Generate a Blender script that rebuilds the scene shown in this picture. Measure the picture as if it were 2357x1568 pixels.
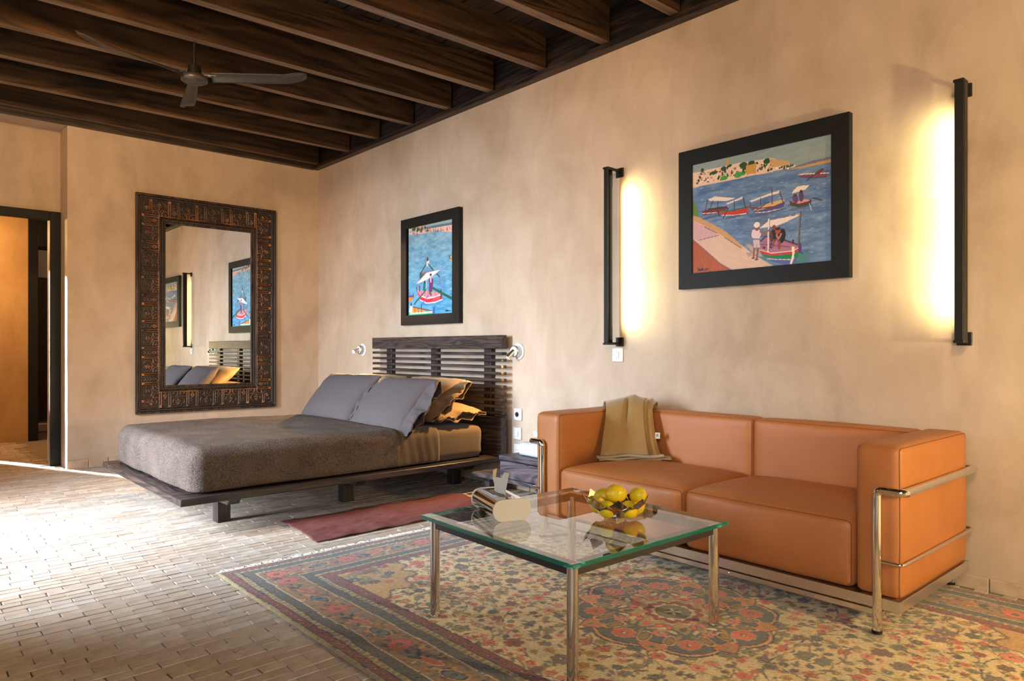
import bpy, bmesh, math, random
import numpy as np
from mathutils import Vector, Matrix, Quaternion

for o in list(bpy.data.objects):
    bpy.data.objects.remove(o, do_unlink=True)
scene = bpy.context.scene
col = scene.collection
rnd = random.Random(7)
rng = np.random.default_rng(11)
PI = math.pi

# ------------------------------------------------------------------ camera
CAM = (6.795, -3.411, 1.0)
YAW = math.atan2(1617.0, 1459.5)
FPX = 1617.0
cam_d = bpy.data.cameras.new('camera')
cam_d.sensor_width = 36.0
cam_d.lens = FPX / 2357 * 36
cam_d.shift_y = 19.0 / 2357
cam_d.clip_start = 0.05
cam = bpy.data.objects.new('camera', cam_d)
cam.location = CAM
cam.rotation_euler = (PI/2, 0, YAW)
col.objects.link(cam)
scene.camera = cam

# ------------------------------------------------------------------ world, exposure
scene.view_settings.view_transform = 'Standard'
scene.view_settings.look = 'None'
scene.view_settings.gamma = 1.0
scene.view_settings.use_curve_mapping = False
scene.view_settings.exposure = -0.10
world = bpy.data.worlds.new('world')
scene.world = world
world.use_nodes = True
wn = world.node_tree.nodes
sky = wn.new('ShaderNodeTexSky')
sky.sky_type = 'HOSEK_WILKIE'
sky.sun_direction = (0.3, -0.7, 0.6)
sky.turbidity = 3.0
world.node_tree.links.new(sky.outputs[0], wn['Background'].inputs[0])
wn['Background'].inputs[1].default_value = 0.8

# ------------------------------------------------------------------ lights
def aim(o, target):
    d = Vector(target) - o.location
    o.rotation_euler = d.to_track_quat('-Z', 'Y').to_euler()

def area_light(name, loc, target, sx, sy, power, color, spread=PI):
    l = bpy.data.lights.new(name, 'AREA')
    l.shape = 'RECTANGLE'; l.size = sx; l.size_y = sy
    l.energy = power; l.color = color; l.spread = spread
    o = bpy.data.objects.new(name, l)
    o.location = loc
    aim(o, target)
    col.objects.link(o)
    return o

def point_light(name, loc, power, color, radius=0.05):
    l = bpy.data.lights.new(name, 'POINT')
    l.energy = power; l.color = color; l.shadow_soft_size = radius
    o = bpy.data.objects.new(name, l); o.location = loc
    col.objects.link(o)
    return o

def spot_light(name, loc, target, power, color, angle, blend=0.4, radius=0.02):
    l = bpy.data.lights.new(name, 'SPOT')
    l.energy = power; l.color = color; l.spot_size = angle; l.spot_blend = blend; l.shadow_soft_size = radius
    o = bpy.data.objects.new(name, l); o.location = loc
    aim(o, target)
    col.objects.link(o)
    return o

DAY = (0.73, 0.86, 1.0)
WARM = (1.0, 0.59, 0.26)
# daylight through the terrace door (wall_front, left) and fill through an unseen window added behind the camera
area_light('daylight_door', (2.45, -4.90, 1.25), (2.36, -2.5, 0.15), .92, 2.1, 172, DAY, math.radians(86))
area_light('fill_daylight', (7.2, -4.90, 1.45), (5.2, -0.6, 0.4), 1.9, 1.5, 23, DAY, math.radians(100))
# daylight through a door ajar in the hall: a thin blade across the threshold
area_light('daylight_gap', (-2.28, -3.245, 1.55), (0.0, -2.215, 0.90), 0.04, 1.3, 2.6, (1.0, 0.98, 0.95), math.radians(1.4))
area_light('daylight_gap_low', (-2.28, -3.245, 1.20), (0.0, -2.245, -0.55), 0.06, 2.3, 9, (1.0, 0.98, 0.95), math.radians(2.2))

# ------------------------------------------------------------------ helpers: objects
def tag(o, label=None, cat=None, group=None, kind=None):
    if label: o['label'] = label
    if cat: o['category'] = cat
    if group: o['group'] = group
    if kind: o['kind'] = kind
    return o

def thing(name, label, cat, loc=(0, 0, 0), rotz=0.0, group=None):
    o = bpy.data.objects.new(name, None)
    o.empty_display_size = 0.05
    o.location = loc; o.rotation_euler = (0, 0, rotz)
    col.objects.link(o)
    return tag(o, label, cat, group)

def link_mesh(name, me, mat, parent=None, loc=None, rot=None):
    o = bpy.data.objects.new(name, me)
    if mat is not None and not me.materials:
        for m in (mat if isinstance(mat, (list, tuple)) else [mat]):
            me.materials.append(m)
    col.objects.link(o)
    if parent is not None: o.parent = parent
    if loc is not None: o.location = loc
    if rot is not None: o.rotation_euler = rot
    return o

def copy_tree(o, parent=None):
    c = o.copy(); col.objects.link(c); c.parent = parent
    for ch in list(o.children): copy_tree(ch, c)
    return c

def smooth_angle(me, ang=40):
    me.polygons.foreach_set('use_smooth', [True]*len(me.polygons))
    try: me.set_sharp_from_angle(angle=math.radians(ang))
    except Exception: pass

class MB:
    """collects shapes and links them as one mesh"""
    def __init__(s): s.v = []; s.f = []; s.mi = []
    def add(s, vs, fs, mi=0):
        b = len(s.v); s.v += [tuple(p) for p in vs]
        s.f += [tuple(i+b for i in f) for f in fs]; s.mi += [mi]*len(fs)
        return s
    def box(s, x0, x1, y0, y1, z0, z1, b=0.0, M=None, mi=0):
        cx, cy, cz = (x0+x1)/2, (y0+y1)/2, (z0+z1)/2
        hx, hy, hz = abs(x1-x0)/2, abs(y1-y0)/2, abs(z1-z0)/2
        if b <= 0:
            vs = [(i*hx, j*hy, k*hz) for i in (-1, 1) for j in (-1, 1) for k in (-1, 1)]
            fs = [(0, 1, 3, 2), (4, 6, 7, 5), (0, 4, 5, 1), (2, 3, 7, 6), (0, 2, 6, 4), (1, 5, 7, 3)]
        else:
            b = min(b, hx*.9, hy*.9, hz*.9)
            vs = []; idx = {}
            for i in (-1, 1):
                for j in (-1, 1):
                    for k in (-1, 1):
                        for a in range(3):
                            p = [i*(hx-b), j*(hy-b), k*(hz-b)]
                            p[a] += (i, j, k)[a]*b
                            idx[(i, j, k, a)] = len(vs); vs.append(tuple(p))
            fs = []
            for a in range(3):
                o1, o2 = [(1, 2), (2, 0), (0, 1)][a]
                for sg in (-1, 1):
                    q = []
                    for (m, n) in ((-1, -1), (1, -1), (1, 1), (-1, 1)):
                        c = [0, 0, 0]; c[a] = sg; c[o1] = m; c[o2] = n
                        q.append(idx[(c[0], c[1], c[2], a)])
                    fs.append(tuple(q if sg > 0 else q[::-1]))
            for a in range(3):       # edges running along axis a
                o1, o2 = [(1, 2), (2, 0), (0, 1)][a]
                for m in (-1, 1):
                    for n in (-1, 1):
                        c0 = [0, 0, 0]; c0[a] = -1; c0[o1] = m; c0[o2] = n
                        c1 = list(c0); c1[a] = 1
                        q = [idx[(*c0, o1)], idx[(*c1, o1)], idx[(*c1, o2)], idx[(*c0, o2)]]
                        fs.append(tuple(q if m*n < 0 else q[::-1]))
            for i in (-1, 1):
                for j in (-1, 1):
                    for k in (-1, 1):
                        q = [idx[(i, j, k, a)] for a in range(3)]
                        fs.append(tuple(q if i*j*k > 0 else q[::-1]))
        vs = [Vector(p)+Vector((cx, cy, cz)) for p in vs]
        if M is not None: vs = [M @ p for p in vs]
        return s.add(vs, fs, mi)
    def tube(s, path, r, n=12, cap=True, closed=False, mi=0, M=None):
        P = [Vector(p) for p in path]; N = len(P)
        rs = r if isinstance(r, (list, tuple)) else [r]*N
        T = []
        for i in range(N):
            if closed: t = P[(i+1) % N]-P[i-1]
            else: t = P[min(i+1, N-1)]-P[max(i-1, 0)]
            T.append(t.normalized())
        a = Vector((0, 0, 1)) if abs(T[0].z) < .9 else Vector((1, 0, 0))
        u = (a-T[0]*a.dot(T[0])).normalized()
        vs = []
        for i in range(N):
            if i: u = (u-T[i]*u.dot(T[i])).normalized()
            w = T[i].cross(u)
            for k in range(n):
                an = 2*PI*k/n
                vs.append(P[i]+(u*math.cos(an)+w*math.sin(an))*rs[i])
        fs = []
        for i in range(N if closed else N-1):
            j = (i+1) % N
            for k in range(n):
                k2 = (k+1) % n
                fs.append((i*n+k, i*n+k2, j*n+k2, j*n+k))
        if cap and not closed:
            fs.append(tuple(range(n))[::-1]); fs.append(tuple((N-1)*n+k for k in range(n)))
        if M is not None: vs = [M @ p for p in vs]
        return s.add(vs, fs, mi)
    def lathe(s, prof, n=32, M=None, mi=0):
        vs = []; fs = []
        for (r, z) in prof:
            for k in range(n):
                a = 2*PI*k/n; vs.append(Vector((r*math.cos(a), r*math.sin(a), z)))
        for i in range(len(prof)-1):
            for k in range(n):
                k2 = (k+1) % n
                fs.append((i*n+k, i*n+k2, (i+1)*n+k2, (i+1)*n+k))
        if prof[0][0] > 1e-6: fs.append(tuple(range(n))[::-1])
        if prof[-1][0] > 1e-6: fs.append(tuple((len(prof)-1)*n+k for k in range(n)))
        if M is not None: vs = [M @ p for p in vs]
        return s.add(vs, fs, mi)
    def prism(s, pts, z0, z1, M=None, mi=0):
        n = len(pts)
        vs = [Vector((x, y, z0)) for x, y in pts]+[Vector((x, y, z1)) for x, y in pts]
        fs = [tuple(range(n))[::-1], tuple(range(n, 2*n))]+[(i, (i+1) % n, n+(i+1) % n, n+i) for i in range(n)]
        if M is not None: vs = [M @ p for p in vs]
        return s.add(vs, fs, mi)
    def mesh(s, name, smooth=40):
        me = bpy.data.meshes.new(name)
        me.from_pydata([tuple(p) for p in s.v], [], s.f)
        if any(s.mi): me.polygons.foreach_set('material_index', s.mi)
        me.update()
        if smooth: smooth_angle(me, smooth)
        return me
    def build(s, name, mat, parent=None, loc=None, rot=None, smooth=40):
        return link_mesh(name, s.mesh(name, smooth), mat, parent, loc, rot)

def grid_mesh(name, P, C=None, smooth=True, attr='tint', closed_u=False):
    """P: (ny,nx,3) array of points, C optional (ny,nx,3) linear colours"""
    ny, nx = P.shape[:2]
    me = bpy.data.meshes.new(name)
    idx = np.arange(ny*nx).reshape(ny, nx)
    if closed_u: idx = np.concatenate([idx, idx[:, :1]], 1)
    q = np.stack([idx[:-1, :-1], idx[:-1, 1:], idx[1:, 1:], idx[1:, :-1]], -1).reshape(-1, 4)
    me.vertices.add(ny*nx); me.vertices.foreach_set('co', P.astype(np.float32).reshape(-1))
    me.loops.add(q.size); me.loops.foreach_set('vertex_index', q.astype(np.int32).reshape(-1))
    me.polygons.add(len(q))
    me.polygons.foreach_set('loop_start', np.arange(0, q.size, 4, dtype=np.int32))
    try: me.polygons.foreach_set('loop_total', np.full(len(q), 4, dtype=np.int32))
    except Exception: pass
    me.update(calc_edges=True)
    if smooth: me.polygons.foreach_set('use_smooth', [True]*len(q))
    if C is not None:
        a = me.color_attributes.new(attr, 'FLOAT_COLOR', 'POINT')
        rgba = np.concatenate([C.reshape(-1, 3), np.ones((ny*nx, 1))], 1).astype(np.float32)
        a.data.foreach_set('color', rgba.reshape(-1))
    return me

def fillet(path, r, n=6):
    P = [Vector(p) for p in path]; out = [P[0]]
    for i in range(1, len(P)-1):
        a = (P[i-1]-P[i]); b = (P[i+1]-P[i])
        rr = min(r, a.length*.49, b.length*.49)
        a.normalize(); b.normalize()
        p0 = P[i]+a*rr; p1 = P[i]+b*rr
        for k in range(n+1):
            t = k/n
            out.append((1-t)**2*p0+2*t*(1-t)*P[i]+t*t*p1)
    out.append(P[-1]); return out

def cushion_mesh(name, w, d, h, r=.03, bulge=(0, 0, 0), n=14, top_only=False, crown=0.0):
    """rounded box, centred; bulge per axis; crown lifts the top"""
    bm = bmesh.new()
    hw = np.array([w/2, d/2, h/2])
    t = np.sin(np.linspace(-1, 1, n+1)*PI/2)
    cache = {}
    def vert(p):
        k = tuple(np.round(p, 5))
        if k in cache: return cache[k]
        q = np.array(p)*hw
        inn = np.clip(q, -(hw-r), hw-r)
        dd = q-inn; L = np.linalg.norm(dd)
        if L > 1e-9: q = inn+dd/L*r
        u = np.array(p)
        for a in range(3):
            o1, o2 = [(1, 2), (2, 0), (0, 1)][a]
            g = (1-u[o1]**2)*(1-u[o2]**2)
            q[a] += bulge[a]*np.sign(u[a])*abs(u[a])**2*g
        if crown and u[2] > 0: q[2] += crown*(1-u[0]**4)*(1-(u[1])**4)*u[2]
        v = bm.verts.new(q); cache[k] = v; return v
    for a in range(3):
        o1, o2 = [(1, 2), (2, 0), (0, 1)][a]
        for sg in (-1, 1):
            for i in range(n):
                for j in range(n):
                    vs = []
                    for (ii, jj) in ((i, j), (i+1, j), (i+1, j+1), (i, j+1)):
                        p = [0, 0, 0]; p[a] = sg; p[o1] = t[ii]; p[o2] = t[jj]
                        vs.append(vert(p))
                    if sg < 0: vs = vs[::-1]
                    try: bm.faces.new(vs)
                    except ValueError: pass
    me = bpy.data.meshes.new(name); bm.to_mesh(me); bm.free()
    me.polygons.foreach_set('use_smooth', [True]*len(me.polygons))
    return me

# ------------------------------------------------------------------ helpers: noise and painting
def lin(c):
    c = np.asarray(c, dtype=np.float64)
    if c.max() > 1.0: c = c/255.0
    return np.where(c <= .04045, c/12.92, ((c+.055)/1.055)**2.4)
def L(r, g, b): return tuple(lin((r, g, b)))+(1.0,)

def vnoise(X, Y, seed=0):
    r = np.random.default_rng(seed); T = r.random((64, 64))
    xi = np.floor(X).astype(int); yi = np.floor(Y).astype(int)
    fx = X-xi; fy = Y-yi
    fx = fx*fx*(3-2*fx); fy = fy*fy*(3-2*fy)
    a = T[yi % 64, xi % 64]; b = T[yi % 64, (xi+1) % 64]
    c = T[(yi+1) % 64, xi % 64]; d = T[(yi+1) % 64, (xi+1) % 64]
    return (a*(1-fx)+b*fx)*(1-fy)+(c*(1-fx)+d*fx)*fy
def fbm(X, Y, seed=0, o=4):
    s = 0; a = .5
    for k in range(o):
        s = s+a*vnoise(X*2**k, Y*2**k, seed+k); a *= .5
    return s/(1-.5**o)

class Canvas:
    """paints flat colours into an array over the rectangle x0..x1, y0..y1"""
    def __init__(s, x0, x1, y0, y1, nx, ny, base=(0, 0, 0)):
        s.x = np.linspace(x0, x1, nx); s.y = np.linspace(y0, y1, ny)
        s.X, s.Y = np.meshgrid(s.x, s.y)
        s.a = np.zeros((ny, nx, 3)); s.a[:] = base
        s.dx = (x1-x0)/(nx-1)
    def sl(s, xa, xb, ya, yb):
        i0 = np.searchsorted(s.x, xa); i1 = np.searchsorted(s.x, xb)
        j0 = np.searchsorted(s.y, ya); j1 = np.searchsorted(s.y, yb)
        return slice(j0, j1), slice(i0, i1)
    def put(s, k, m, c, al=1.0):
        sub = s.a[k]
        if sub.size: sub[m] = sub[m]*(1-al)+np.asarray(c, float)*al
    def poly(s, pts, c, al=1.0):
        p = np.asarray(pts, float)
        k = s.sl(p[:, 0].min(), p[:, 0].max(), p[:, 1].min(), p[:, 1].max())
        X = s.X[k]; Y = s.Y[k]
        if X.size == 0: return
        ins = np.zeros(X.shape, bool); n = len(p)
        for i in range(n):
            x1, y1 = p[i]; x2, y2 = p[(i+1) % n]
            if y1 == y2: continue
            cnd = ((y1 > Y) != (y2 > Y)) & (X < (x2-x1)*(Y-y1)/(y2-y1)+x1)
            ins ^= cnd
        s.put(k, ins, c, al)
    def ell(s, cx, cy, rx, ry, ang, c, al=1.0):
        R = max(rx, ry)
        k = s.sl(cx-R, cx+R, cy-R, cy+R)
        X = s.X[k]-cx; Y = s.Y[k]-cy
        ca, sa = math.cos(ang), math.sin(ang)
        u = (X*ca+Y*sa)/rx; v = (-X*sa+Y*ca)/ry
        s.put(k, u*u+v*v < 1, c, al)
    def line(s, pts, w, c, al=1.0):
        for (x1, y1), (x2, y2) in zip(pts[:-1], pts[1:]):
            k = s.sl(min(x1, x2)-w, max(x1, x2)+w, min(y1, y2)-w, max(y1, y2)+w)
            X = s.X[k]; Y = s.Y[k]
            if X.size == 0: continue
            dx, dy = x2-x1, y2-y1; LL = dx*dx+dy*dy+1e-12
            t = np.clip(((X-x1)*dx+(Y-y1)*dy)/LL, 0, 1)
            d = np.hypot(X-x1-t*dx, Y-y1-t*dy)
            s.put(k, d < w/2, c, al)

def homography(src, dst):
    A = []; b = []
    for (x, y), (u, v) in zip(src, dst):
        A.append([x, y, 1, 0, 0, 0, -u*x, -u*y]); b.append(u)
        A.append([0, 0, 0, x, y, 1, -v*x, -v*y]); b.append(v)
    h = np.append(np.linalg.solve(np.array(A, float), np.array(b, float)), 1).reshape(3, 3)
    def f(pts):
        p = np.asarray(pts, float); q = np.c_[p, np.ones(len(p))] @ h.T
        return q[:, :2]/q[:, 2:]
    return f

# ------------------------------------------------------------------ materials
def new_mat(name):
    m = bpy.data.materials.new(name); m.use_nodes = True
    nt = m.node_tree; b = nt.nodes['Principled BSDF']
    return m, nt, b
def N(nt, t, **kw):
    n = nt.nodes.new(t)
    for k, v in kw.items():
        if hasattr(n, k): setattr(n, k, v)
        else: n.inputs[k.replace('_', ' ')].default_value = v
    return n
def LK(nt, a, b): nt.links.new(a, b)
def plain(name, c, rough=.5, metal=0.0, spec=.5, sheen=0.0, coat=0.0):
    m, nt, b = new_mat(name)
    b.inputs['Base Color'].default_value = c; b.inputs['Roughness'].default_value = rough
    b.inputs['Metallic'].default_value = metal; b.inputs['Specular IOR Level'].default_value = spec
    b.inputs['Sheen Weight'].default_value = sheen; b.inputs['Coat Weight'].default_value = coat
    return m
def ramp(nt, stops):
    r = nt.nodes.new('ShaderNodeValToRGB')
    e = r.color_ramp.elements
    e[0].position, e[0].color = stops[0]; e[1].position, e[1].color = stops[-1]
    for p, c in stops[1:-1]:
        k = e.new(p); k.color = c
    return r
def coords(nt, scale=(1, 1, 1), kind='Object'):
    tc = nt.nodes.new('ShaderNodeTexCoord'); mp = nt.nodes.new('ShaderNodeMapping')
    mp.inputs['Scale'].default_value = scale
    LK(nt, tc.outputs[kind], mp.inputs['Vector']); return mp.outputs[0]
def noise(nt, vec, scale, detail=4, rough=.55, dist=0.0):
    n = nt.nodes.new('ShaderNodeTexNoise'); n.inputs['Scale'].default_value = scale
    n.inputs['Detail'].default_value = detail; n.inputs['Roughness'].default_value = rough
    n.inputs['Distortion'].default_value = dist
    LK(nt, vec, n.inputs['Vector']); return n.outputs['Fac']
def bump(nt, b, h, strength=.2, dist=.01):
    n = nt.nodes.new('ShaderNodeBump'); n.inputs['Strength'].default_value = strength
    n.inputs['Distance'].default_value = dist
    LK(nt, h, n.inputs['Height']); LK(nt, n.outputs[0], b.inputs['Normal']); return n
def mixc(nt, fac, a, b, mode='MIX'):
    n = nt.nodes.new('ShaderNodeMix'); n.data_type = 'RGBA'; n.blend_type = mode
    for s, v in ((n.inputs[0], fac), (n.inputs[6], a), (n.inputs[7], b)):
        if hasattr(v, 'is_linked') or hasattr(v, 'links'): LK(nt, v, s)
        else: s.default_value = v
    return n.outputs[2]

def plaster(name, c0, c1, c2):
    m, nt, b = new_mat(name)
    v = coords(nt); vs = coords(nt, (1, 1, .40))
    n1 = noise(nt, v, 1.1, 6, .62, .4); n2 = noise(nt, vs, 3.6, 6, .66, .9); n3 = noise(nt, v, 60, 3)
    r1 = ramp(nt, [(.32, c0), (.52, c1), (.72, c2)]); LK(nt, n1, r1.inputs[0])
    r2 = ramp(nt, [(.32, (.83, .80, .76, 1)), (.68, (1.09, 1.08, 1.07, 1))]); LK(nt, n2, r2.inputs[0])
    c = mixc(nt, .75, r1.outputs[0], r2.outputs[0], 'MULTIPLY')
    LK(nt, c, b.inputs['Base Color'])
    b.inputs['Roughness'].default_value = .62; b.inputs['Specular IOR Level'].default_value = .28
    mm = nt.nodes.new('ShaderNodeMath'); mm.operation = 'MULTIPLY_ADD'; mm.inputs[1].default_value = .25
    LK(nt, n3, mm.inputs[0]); LK(nt, n2, mm.inputs[2])
    bump(nt, b, mm.outputs[0], .22, .012); return m

def wood(name, dark, light, axis='x', rough=.5, scale=1.0, contrast=(.38, .66), ring=9.0):
    m, nt, b = new_mat(name)
    st = {'x': (.10, 1, 1), 'y': (1, .10, 1), 'z': (1, 1, .10)}[axis]
    v = coords(nt, tuple(q*scale for q in st))
    n1 = noise(nt, v, 3.2, 3, .5, 1.6)
    k = nt.nodes.new('ShaderNodeMath'); k.operation = 'MULTIPLY'; k.inputs[1].default_value = ring
    LK(nt, n1, k.inputs[0])
    s = nt.nodes.new('ShaderNodeMath'); s.operation = 'PINGPONG'; s.inputs[1].default_value = .5
    LK(nt, k.outputs[0], s.inputs[0])
    fine = noise(nt, coords(nt, tuple(q*scale for q in {'x': (.03, 1, 1), 'y': (1, .03, 1), 'z': (1, 1, .03)}[axis])), 70, 3)
    a = nt.nodes.new('ShaderNodeMath'); a.operation = 'MULTIPLY_ADD'; a.inputs[1].default_value = .7
    LK(nt, s.outputs[0], a.inputs[0])
    f2 = nt.nodes.new('ShaderNodeMath'); f2.operation = 'MULTIPLY'; f2.inputs[1].default_value = .65
    LK(nt, fine, f2.inputs[0]); LK(nt, f2.outputs[0], a.inputs[2])
    r = ramp(nt, [(contrast[0], dark), (contrast[1], light)]); LK(nt, a.outputs[0], r.inputs[0])
    LK(nt, r.outputs[0], b.inputs['Base Color'])
    b.inputs['Roughness'].default_value = rough
    bump(nt, b, a.outputs[0], .15, .004); return m

def attr_mat(name, rough=.8, attr='tint', noise_scale=0, noise_amt=.25, bump_s=0, bump_scale=200, bump_d=.002, sheen=0, spec=.3):
    m, nt, b = new_mat(name)
    a = nt.nodes.new('ShaderNodeAttribute'); a.attribute_name = attr
    c = a.outputs['Color']
    v = coords(nt)
    if noise_scale:
        n = noise(nt, v, noise_scale, 4)
        r = ramp(nt, [(.3, (1-noise_amt,)*3+(1,)), (.7, (1+noise_amt,)*3+(1,))]); LK(nt, n, r.inputs[0])
        c = mixc(nt, 1.0, c, r.outputs[0], 'MULTIPLY')
    LK(nt, c, b.inputs['Base Color'])
    b.inputs['Roughness'].default_value = rough; b.inputs['Specular IOR Level'].default_value = spec
    b.inputs['Sheen Weight'].default_value = sheen
    if bump_s: bump(nt, b, noise(nt, v, bump_scale, 3), bump_s, bump_d)
    return m

def fabric(name, c0, c1, scale=300, rough=.95, sheen=.3, bs=.3, bd=.002, mott=3.0, stretch=(1, 1, 1)):
    m, nt, b = new_mat(name)
    v = coords(nt, stretch)
    n = noise(nt, v, scale, 3, .7); n2 = noise(nt, v, mott, 3)
    mm = nt.nodes.new('ShaderNodeMath'); mm.operation = 'MULTIPLY_ADD'; mm.inputs[1].default_value = .3
    LK(nt, n2, mm.inputs[0]); LK(nt, n, mm.inputs[2])
    r = ramp(nt, [(.45, c0), (.85, c1)]); LK(nt, mm.outputs[0], r.inputs[0])
    LK(nt, r.outputs[0], b.inputs['Base Color'])
    b.inputs['Roughness'].default_value = rough; b.inputs['Sheen Weight'].default_value = sheen
    b.inputs['Specular IOR Level'].default_value = .06
    bump(nt, b, n, bs, bd); return m

def emission(name, c, s):
    m, nt, b = new_mat(name)
    b.inputs['Emission Color'].default_value = c; b.inputs['Emission Strength'].default_value = s
    b.inputs['Base Color'].default_value = c
    return m

MT = {}
MT['plaster'] = plaster('tadelakt_plaster', (.44, .335, .242, 1), (.545, .432, .332, 1), (.61, .50, .40, 1))
MT['plaster_hall'] = plaster('hall_plaster', (.48, .27, .11, 1), (.56, .34, .15, 1), (.62, .40, .20, 1))
MT['mortar'] = plain('floor_mortar', (.30, .24, .185, 1), .9)
MT['brick'] = attr_mat('terracotta_brick', .52, noise_scale=22, noise_amt=.16, bump_s=.35, bump_scale=45, bump_d=.004, spec=.45)
MT['tile'] = attr_mat('skirting_tile', .6, noise_scale=14, noise_amt=.2, bump_s=.2, bump_scale=30, bump_d=.003)
MT['beam'] = wood('beam_wood', (.016, .009, .006, 1), (.105, .052, .025, 1), 'y', .36, 1.0, (.3, .8), 7)
MT['beam_face'] = wood('pale_lit_beam_face', (.10, .058, .033, 1), (.26, .16, .095, 1), 'y', .42, 1.0, (.3, .8), 7)  # beam undersides: partly paler wood, partly light from below put into the colour
MT['plank'] = wood('ceiling_board', (.012, .008, .006, 1), (.05, .028, .016, 1), 'x', .6, 1.0, (.3, .8))
MT['trim_x'] = wood('trim_wood', (.010, .007, .006, 1), (.05, .03, .022, 1), 'x', .45)
MT['trim_y'] = wood('trim_wood_side', (.010, .007, .006, 1), (.05, .03, .022, 1), 'y', .45)
MT['black'] = plain('black_paint', (.010, .010, .010, 1), .5, 0, .22)
MT['blackmetal'] = plain('black_metal', (.010, .009, .008, 1), .45, 0, .3)
MT['chrome'] = plain('polished_chrome', (.82, .80, .78, 1), .07, 1.0)
MT['steel'] = plain('brushed_steel', (.55, .56, .57, 1), .28, 1.0)
MT['bedwood'] = wood('dark_stained_pine', (.014, .010, .010, 1), (.078, .050, .043, 1), 'x', .42, 1.3, (.35, .75), 12)
MT['bedwood_y'] = wood('dark_stained_pine_long', (.014, .010, .010, 1), (.070, .046, .040, 1), 'y', .42, 1.3, (.35, .75), 12)
MT['bedwood_z'] = wood('dark_stained_pine_upright', (.014, .010, .010, 1), (.055, .036, .031, 1), 'z', .42, 1.3, (.35, .75), 12)
MT['nightwood'] = wood('blue_stained_pine', (.030, .030, .042, 1), (.17, .12, .12, 1), 'x', .42, 1.6, (.35, .75), 12)
MT['white'] = plain('white_plastic', (.80, .80, .79, 1), .3)
MT['white_metal'] = plain('white_enamel', (.72, .77, .80, 1), .22)
MT['dark_hole'] = plain('dark_socket', (.035, .02, .018, 1), .35)

# ================================================================== STRUCTURE
def struct(o): o['kind'] = 'structure'; return o
H = 2.86      # underside of the ceiling trim
def boxes(name, lst, mat, bev=0.0, parent=None):
    m = MB()
    for b in lst: m.box(*b, b=bev)
    return m.build(name, mat, parent, smooth=0)

# floor slab and bejmat bricks
floor = struct(boxes('floor', [(-4.6, 10.3, -5.4, 0.3, -.12, -.0055)], MT['mortar']))
PL, PX = .1475, .0497
def brick_mesh(name, tint, sd):
    r = random.Random(sd)
    hx, hy = .0238+r.uniform(-.0008, .0007), .0722+r.uniform(-.002, .0012)
    rings = []
    for ins, z in ((.0, -.014), (.0, -.0022), (.0016, 0.0)):
        q = []
        for (i, j) in ((-1, -1), (1, -1), (1, 1), (-1, 1)):
            q.append((i*(hx-ins)+r.uniform(-.0012, .0012), j*(hy-ins)+r.uniform(-.002, .002), z+(r.uniform(-.0012, .0008) if z > -.01 else 0)))
        rings.append(q)
    v = rings[0]+rings[1]+rings[2]
    f = [(k, (k+1) % 4, 4+(k+1) % 4, 4+k) for k in range(4)]+[(4+k, 4+(k+1) % 4, 8+(k+1) % 4, 8+k) for k in range(4)]+[(8, 9, 10, 11)]
    return v, f
def brick_tint(r):
    base = np.array(r.choice([(.56, .445, .35), (.50, .385, .295), (.60, .495, .405), (.47, .37, .29), (.55, .46, .385)]))
    return np.clip(base*r.uniform(.90, 1.16), 0, 1)
def cam_px(x, y, z):
    fw = np.array([-math.sin(YAW), math.cos(YAW)]); rt = np.array([math.cos(YAW), math.sin(YAW)])
    d = (x-CAM[0])*fw[0]+(y-CAM[1])*fw[1]; l = (x-CAM[0])*rt[0]+(y-CAM[1])*rt[1]
    if d < .3: return None
    return 1178.5+FPX*l/d, 803-FPX*(z-CAM[2])/d, d
slots = []
ri = 0
x = -2.36
rb = random.Random(3)
while x < 9.9:
    y = -4.75+(PL/2 if ri % 2 else 0)+rb.uniform(-.012, .012)
    while y < -.07:
        inside = x > .02 or y < -2.32 or (x > -.26 and y < -2.31)
        rug = 3.75 < x < 6.75 and -2.2 < y < -.2
        if inside and not rug: slots.append((x+rb.uniform(-.001, .001), y, rb.uniform(-.012, .012)))
        y += PL+rb.uniform(-.002, .002)
    x += PX; ri += 1
def vis(s):
    p = cam_px(s[0], s[1], 0)
    if p is None or not (-20 < p[0] < 2377 and 780 < p[1] < 1600): return 0
    if 1.3 < s[0] < 3.0 and s[1] > -2.25: return 0           # under the bed
    if s[0] > 3.63 and s[1] > -2.3: return 0                 # under the rug
    return 1/p[2]**2
slots.sort(key=vis, reverse=True)
BV = []
for k in range(14):
    tn = brick_tint(rb); v, f = brick_mesh('brick', tn, k)
    me = bpy.data.meshes.new('brick'); me.from_pydata(v, [], f); me.materials.append(MT['brick'])
    a = me.color_attributes.new('tint', 'FLOAT_COLOR', 'POINT')
    a.data.foreach_set('color', list(tuple(tn)+(1.0,))*len(v))
    BV.append((me, tn, v, f))
for s in slots[:300]:
    o = bpy.data.objects.new('brick', rb.choice(BV)[0]); col.objects.link(o)
    o.parent = floor; o.location = (s[0], s[1], rb.uniform(-.0012, .0006))
    o.rotation_euler = (rb.uniform(-.008, .008), rb.uniform(-.018, .018), s[2])
VV = []; FF = []; CC = []
for s in slots[300:]:
    me, _, v, f = rb.choice(BV); tn = brick_tint(rb); b0 = len(VV)
    ca, sa = math.cos(s[2]), math.sin(s[2]); dz = rb.uniform(-.0012, .0006); tx = rb.uniform(-.018, .018)
    for p in v:
        VV.append((s[0]+p[0]*ca-p[1]*sa, s[1]+p[0]*sa+p[1]*ca, p[2]+dz-tx*p[0])); CC.append(tuple(tn)+(1.0,))
    FF += [tuple(i+b0 for i in q) for q in f]
me = bpy.data.meshes.new('brick_field'); me.from_pydata(VV, [], FF)
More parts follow.
